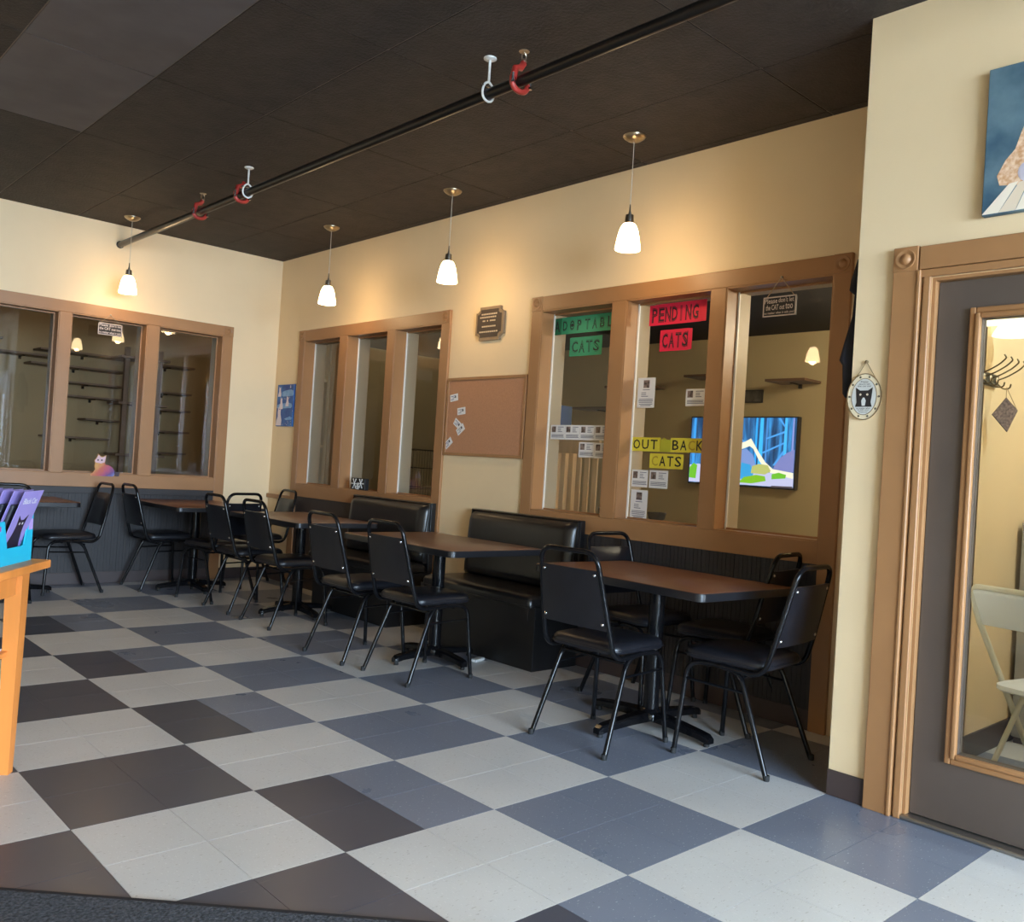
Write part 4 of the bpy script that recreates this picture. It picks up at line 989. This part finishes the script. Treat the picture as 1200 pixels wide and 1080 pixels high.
hb = empty('patterned_tag', (2.86, YV-.075, 1.712), math.radians(-42), 'patterned fabric square hanging by its corner from the hook rail', 'cloth')
MB().prism([(0, -.045), (.055, -.10), (.012, -.20), (-.06, -.125)], -.004, .004).build('cloth', mat('patterned_cloth', srgb(150, 130, 130), .8, col2=srgb(86, 76, 84)[:3], vscale=90), hb)
MB().tube([(0, 0, -.047), (0, 0, .0)], .0015, 5).tube([(.054, 0, -.10), (.0, 0, .002)], .0015, 5).build('string', MATS['jute_string'], hb)
def bell(x, y, z, lab):
    o = empty('wall_lamp', (x, y, z), 0, lab, 'lamp', 'bell-shaped lamps behind the door')
    MB().lathe([(.030, .12), (.045, .115), (.056, .085), (.070, .045), (.090, .008), (.092, 0), (.088, .0), (.066, .045), (.05, .085)], n=24).build('shade', emit('warm_bell_glass', (1, .88, .58), 1.6), o, 60)
    MB().lathe([(.022, .12), (.022, .16), (.004, .165)], n=16).build('socket', NICKEL, o, 50)
    MB().tube(fillet([(0, 0, .16), (0, 0, .19), (0, YV-y, .19)], .02, 4), .007, 8).build('arm', NICKEL, o, 60)
    MB().lathe([(.04, -.012), (.045, -.001)], (0, YV-y, .19), 16, 'y', capb=True).build('back_plate', NICKEL, o, 50)
bell(2.46, -2.085, 1.945, 'glowing bell lamp cut off by the left edge of the door glass')
bell(2.830, -2.085, 1.945, 'glowing bell lamp at the top right of the door glass')
# white folding chair
fcx = empty('folding_chair', (2.66, -2.40, 0), math.radians(-12), 'white folding chair behind the door glass', 'chair')
WP = mat('white_plastic', srgb(226, 228, 232), .4); WM = mat('white_tube_enamel', srgb(214, 208, 190), .35)
for s in (-1, 1):
    y = s*.20
    MB().tube(fillet([(-.33, y, .80), (-.30, y, .72), (.22, y, .0)], .05, 5), .0125, 8).build('long_leg', WM, fcx, 60)
    MB().tube([(.07, s*.17, .42), (-.25, s*.17, .0)], .0115, 8).build('short_leg', WM, fcx, 60)
MB().tube(fillet([(-.33, -.20, .80), (-.345, -.19, .84), (-.345, .19, .84), (-.33, .20, .80)], .03, 4), .0125, 8).build('top_tube', WM, fcx, 60)
MB().tube([(-.225, -.17, .035), (-.225, .17, .035)], .010, 8).build('cross_bar', WM, fcx, 60)
MB().tube([(.16, -.20, .085), (.16, .20, .085)], .010, 8).build('cross_bar', WM, fcx, 60)
o = MB().bbox(-.012, .012, -.195, .195, -.085, .085, .010, 3).xf(Matrix.Translation((-.305, 0, .755)) @ Matrix.Rotation(math.radians(-30), 4, 'Y')).build('backrest', WP, fcx, 50)
MB().slab([rrect(.36, .37, .06, 5), rrect(.38, .39, .07, 5), rrect(.38, .39, .07, 5), rrect(.34, .35, .06, 5)], [.405, .412, .430, .440]).build('seat', WP, fcx, 50)
gc = empty('grey_cabinet', (3.35, YV-.02, 0), 0, 'pale grey cabinet behind the white folding chair', 'cabinet')
MB().bbox(0, .40, -.50, 0, .03, 1.10, .006).build('body', mat('pale_grey_laminate', srgb(170, 172, 178), .45), gc, 40)
MB().bbox(-.006, -.0001, -.495, -.005, .05, 1.08, .002).build('side_panel', MATS['pale_grey_laminate'], gc, 40)
MB().bbox(.01, .39, -.49, -.01, 0, .029, .002).build('plinth', BASEB, gc, 40)
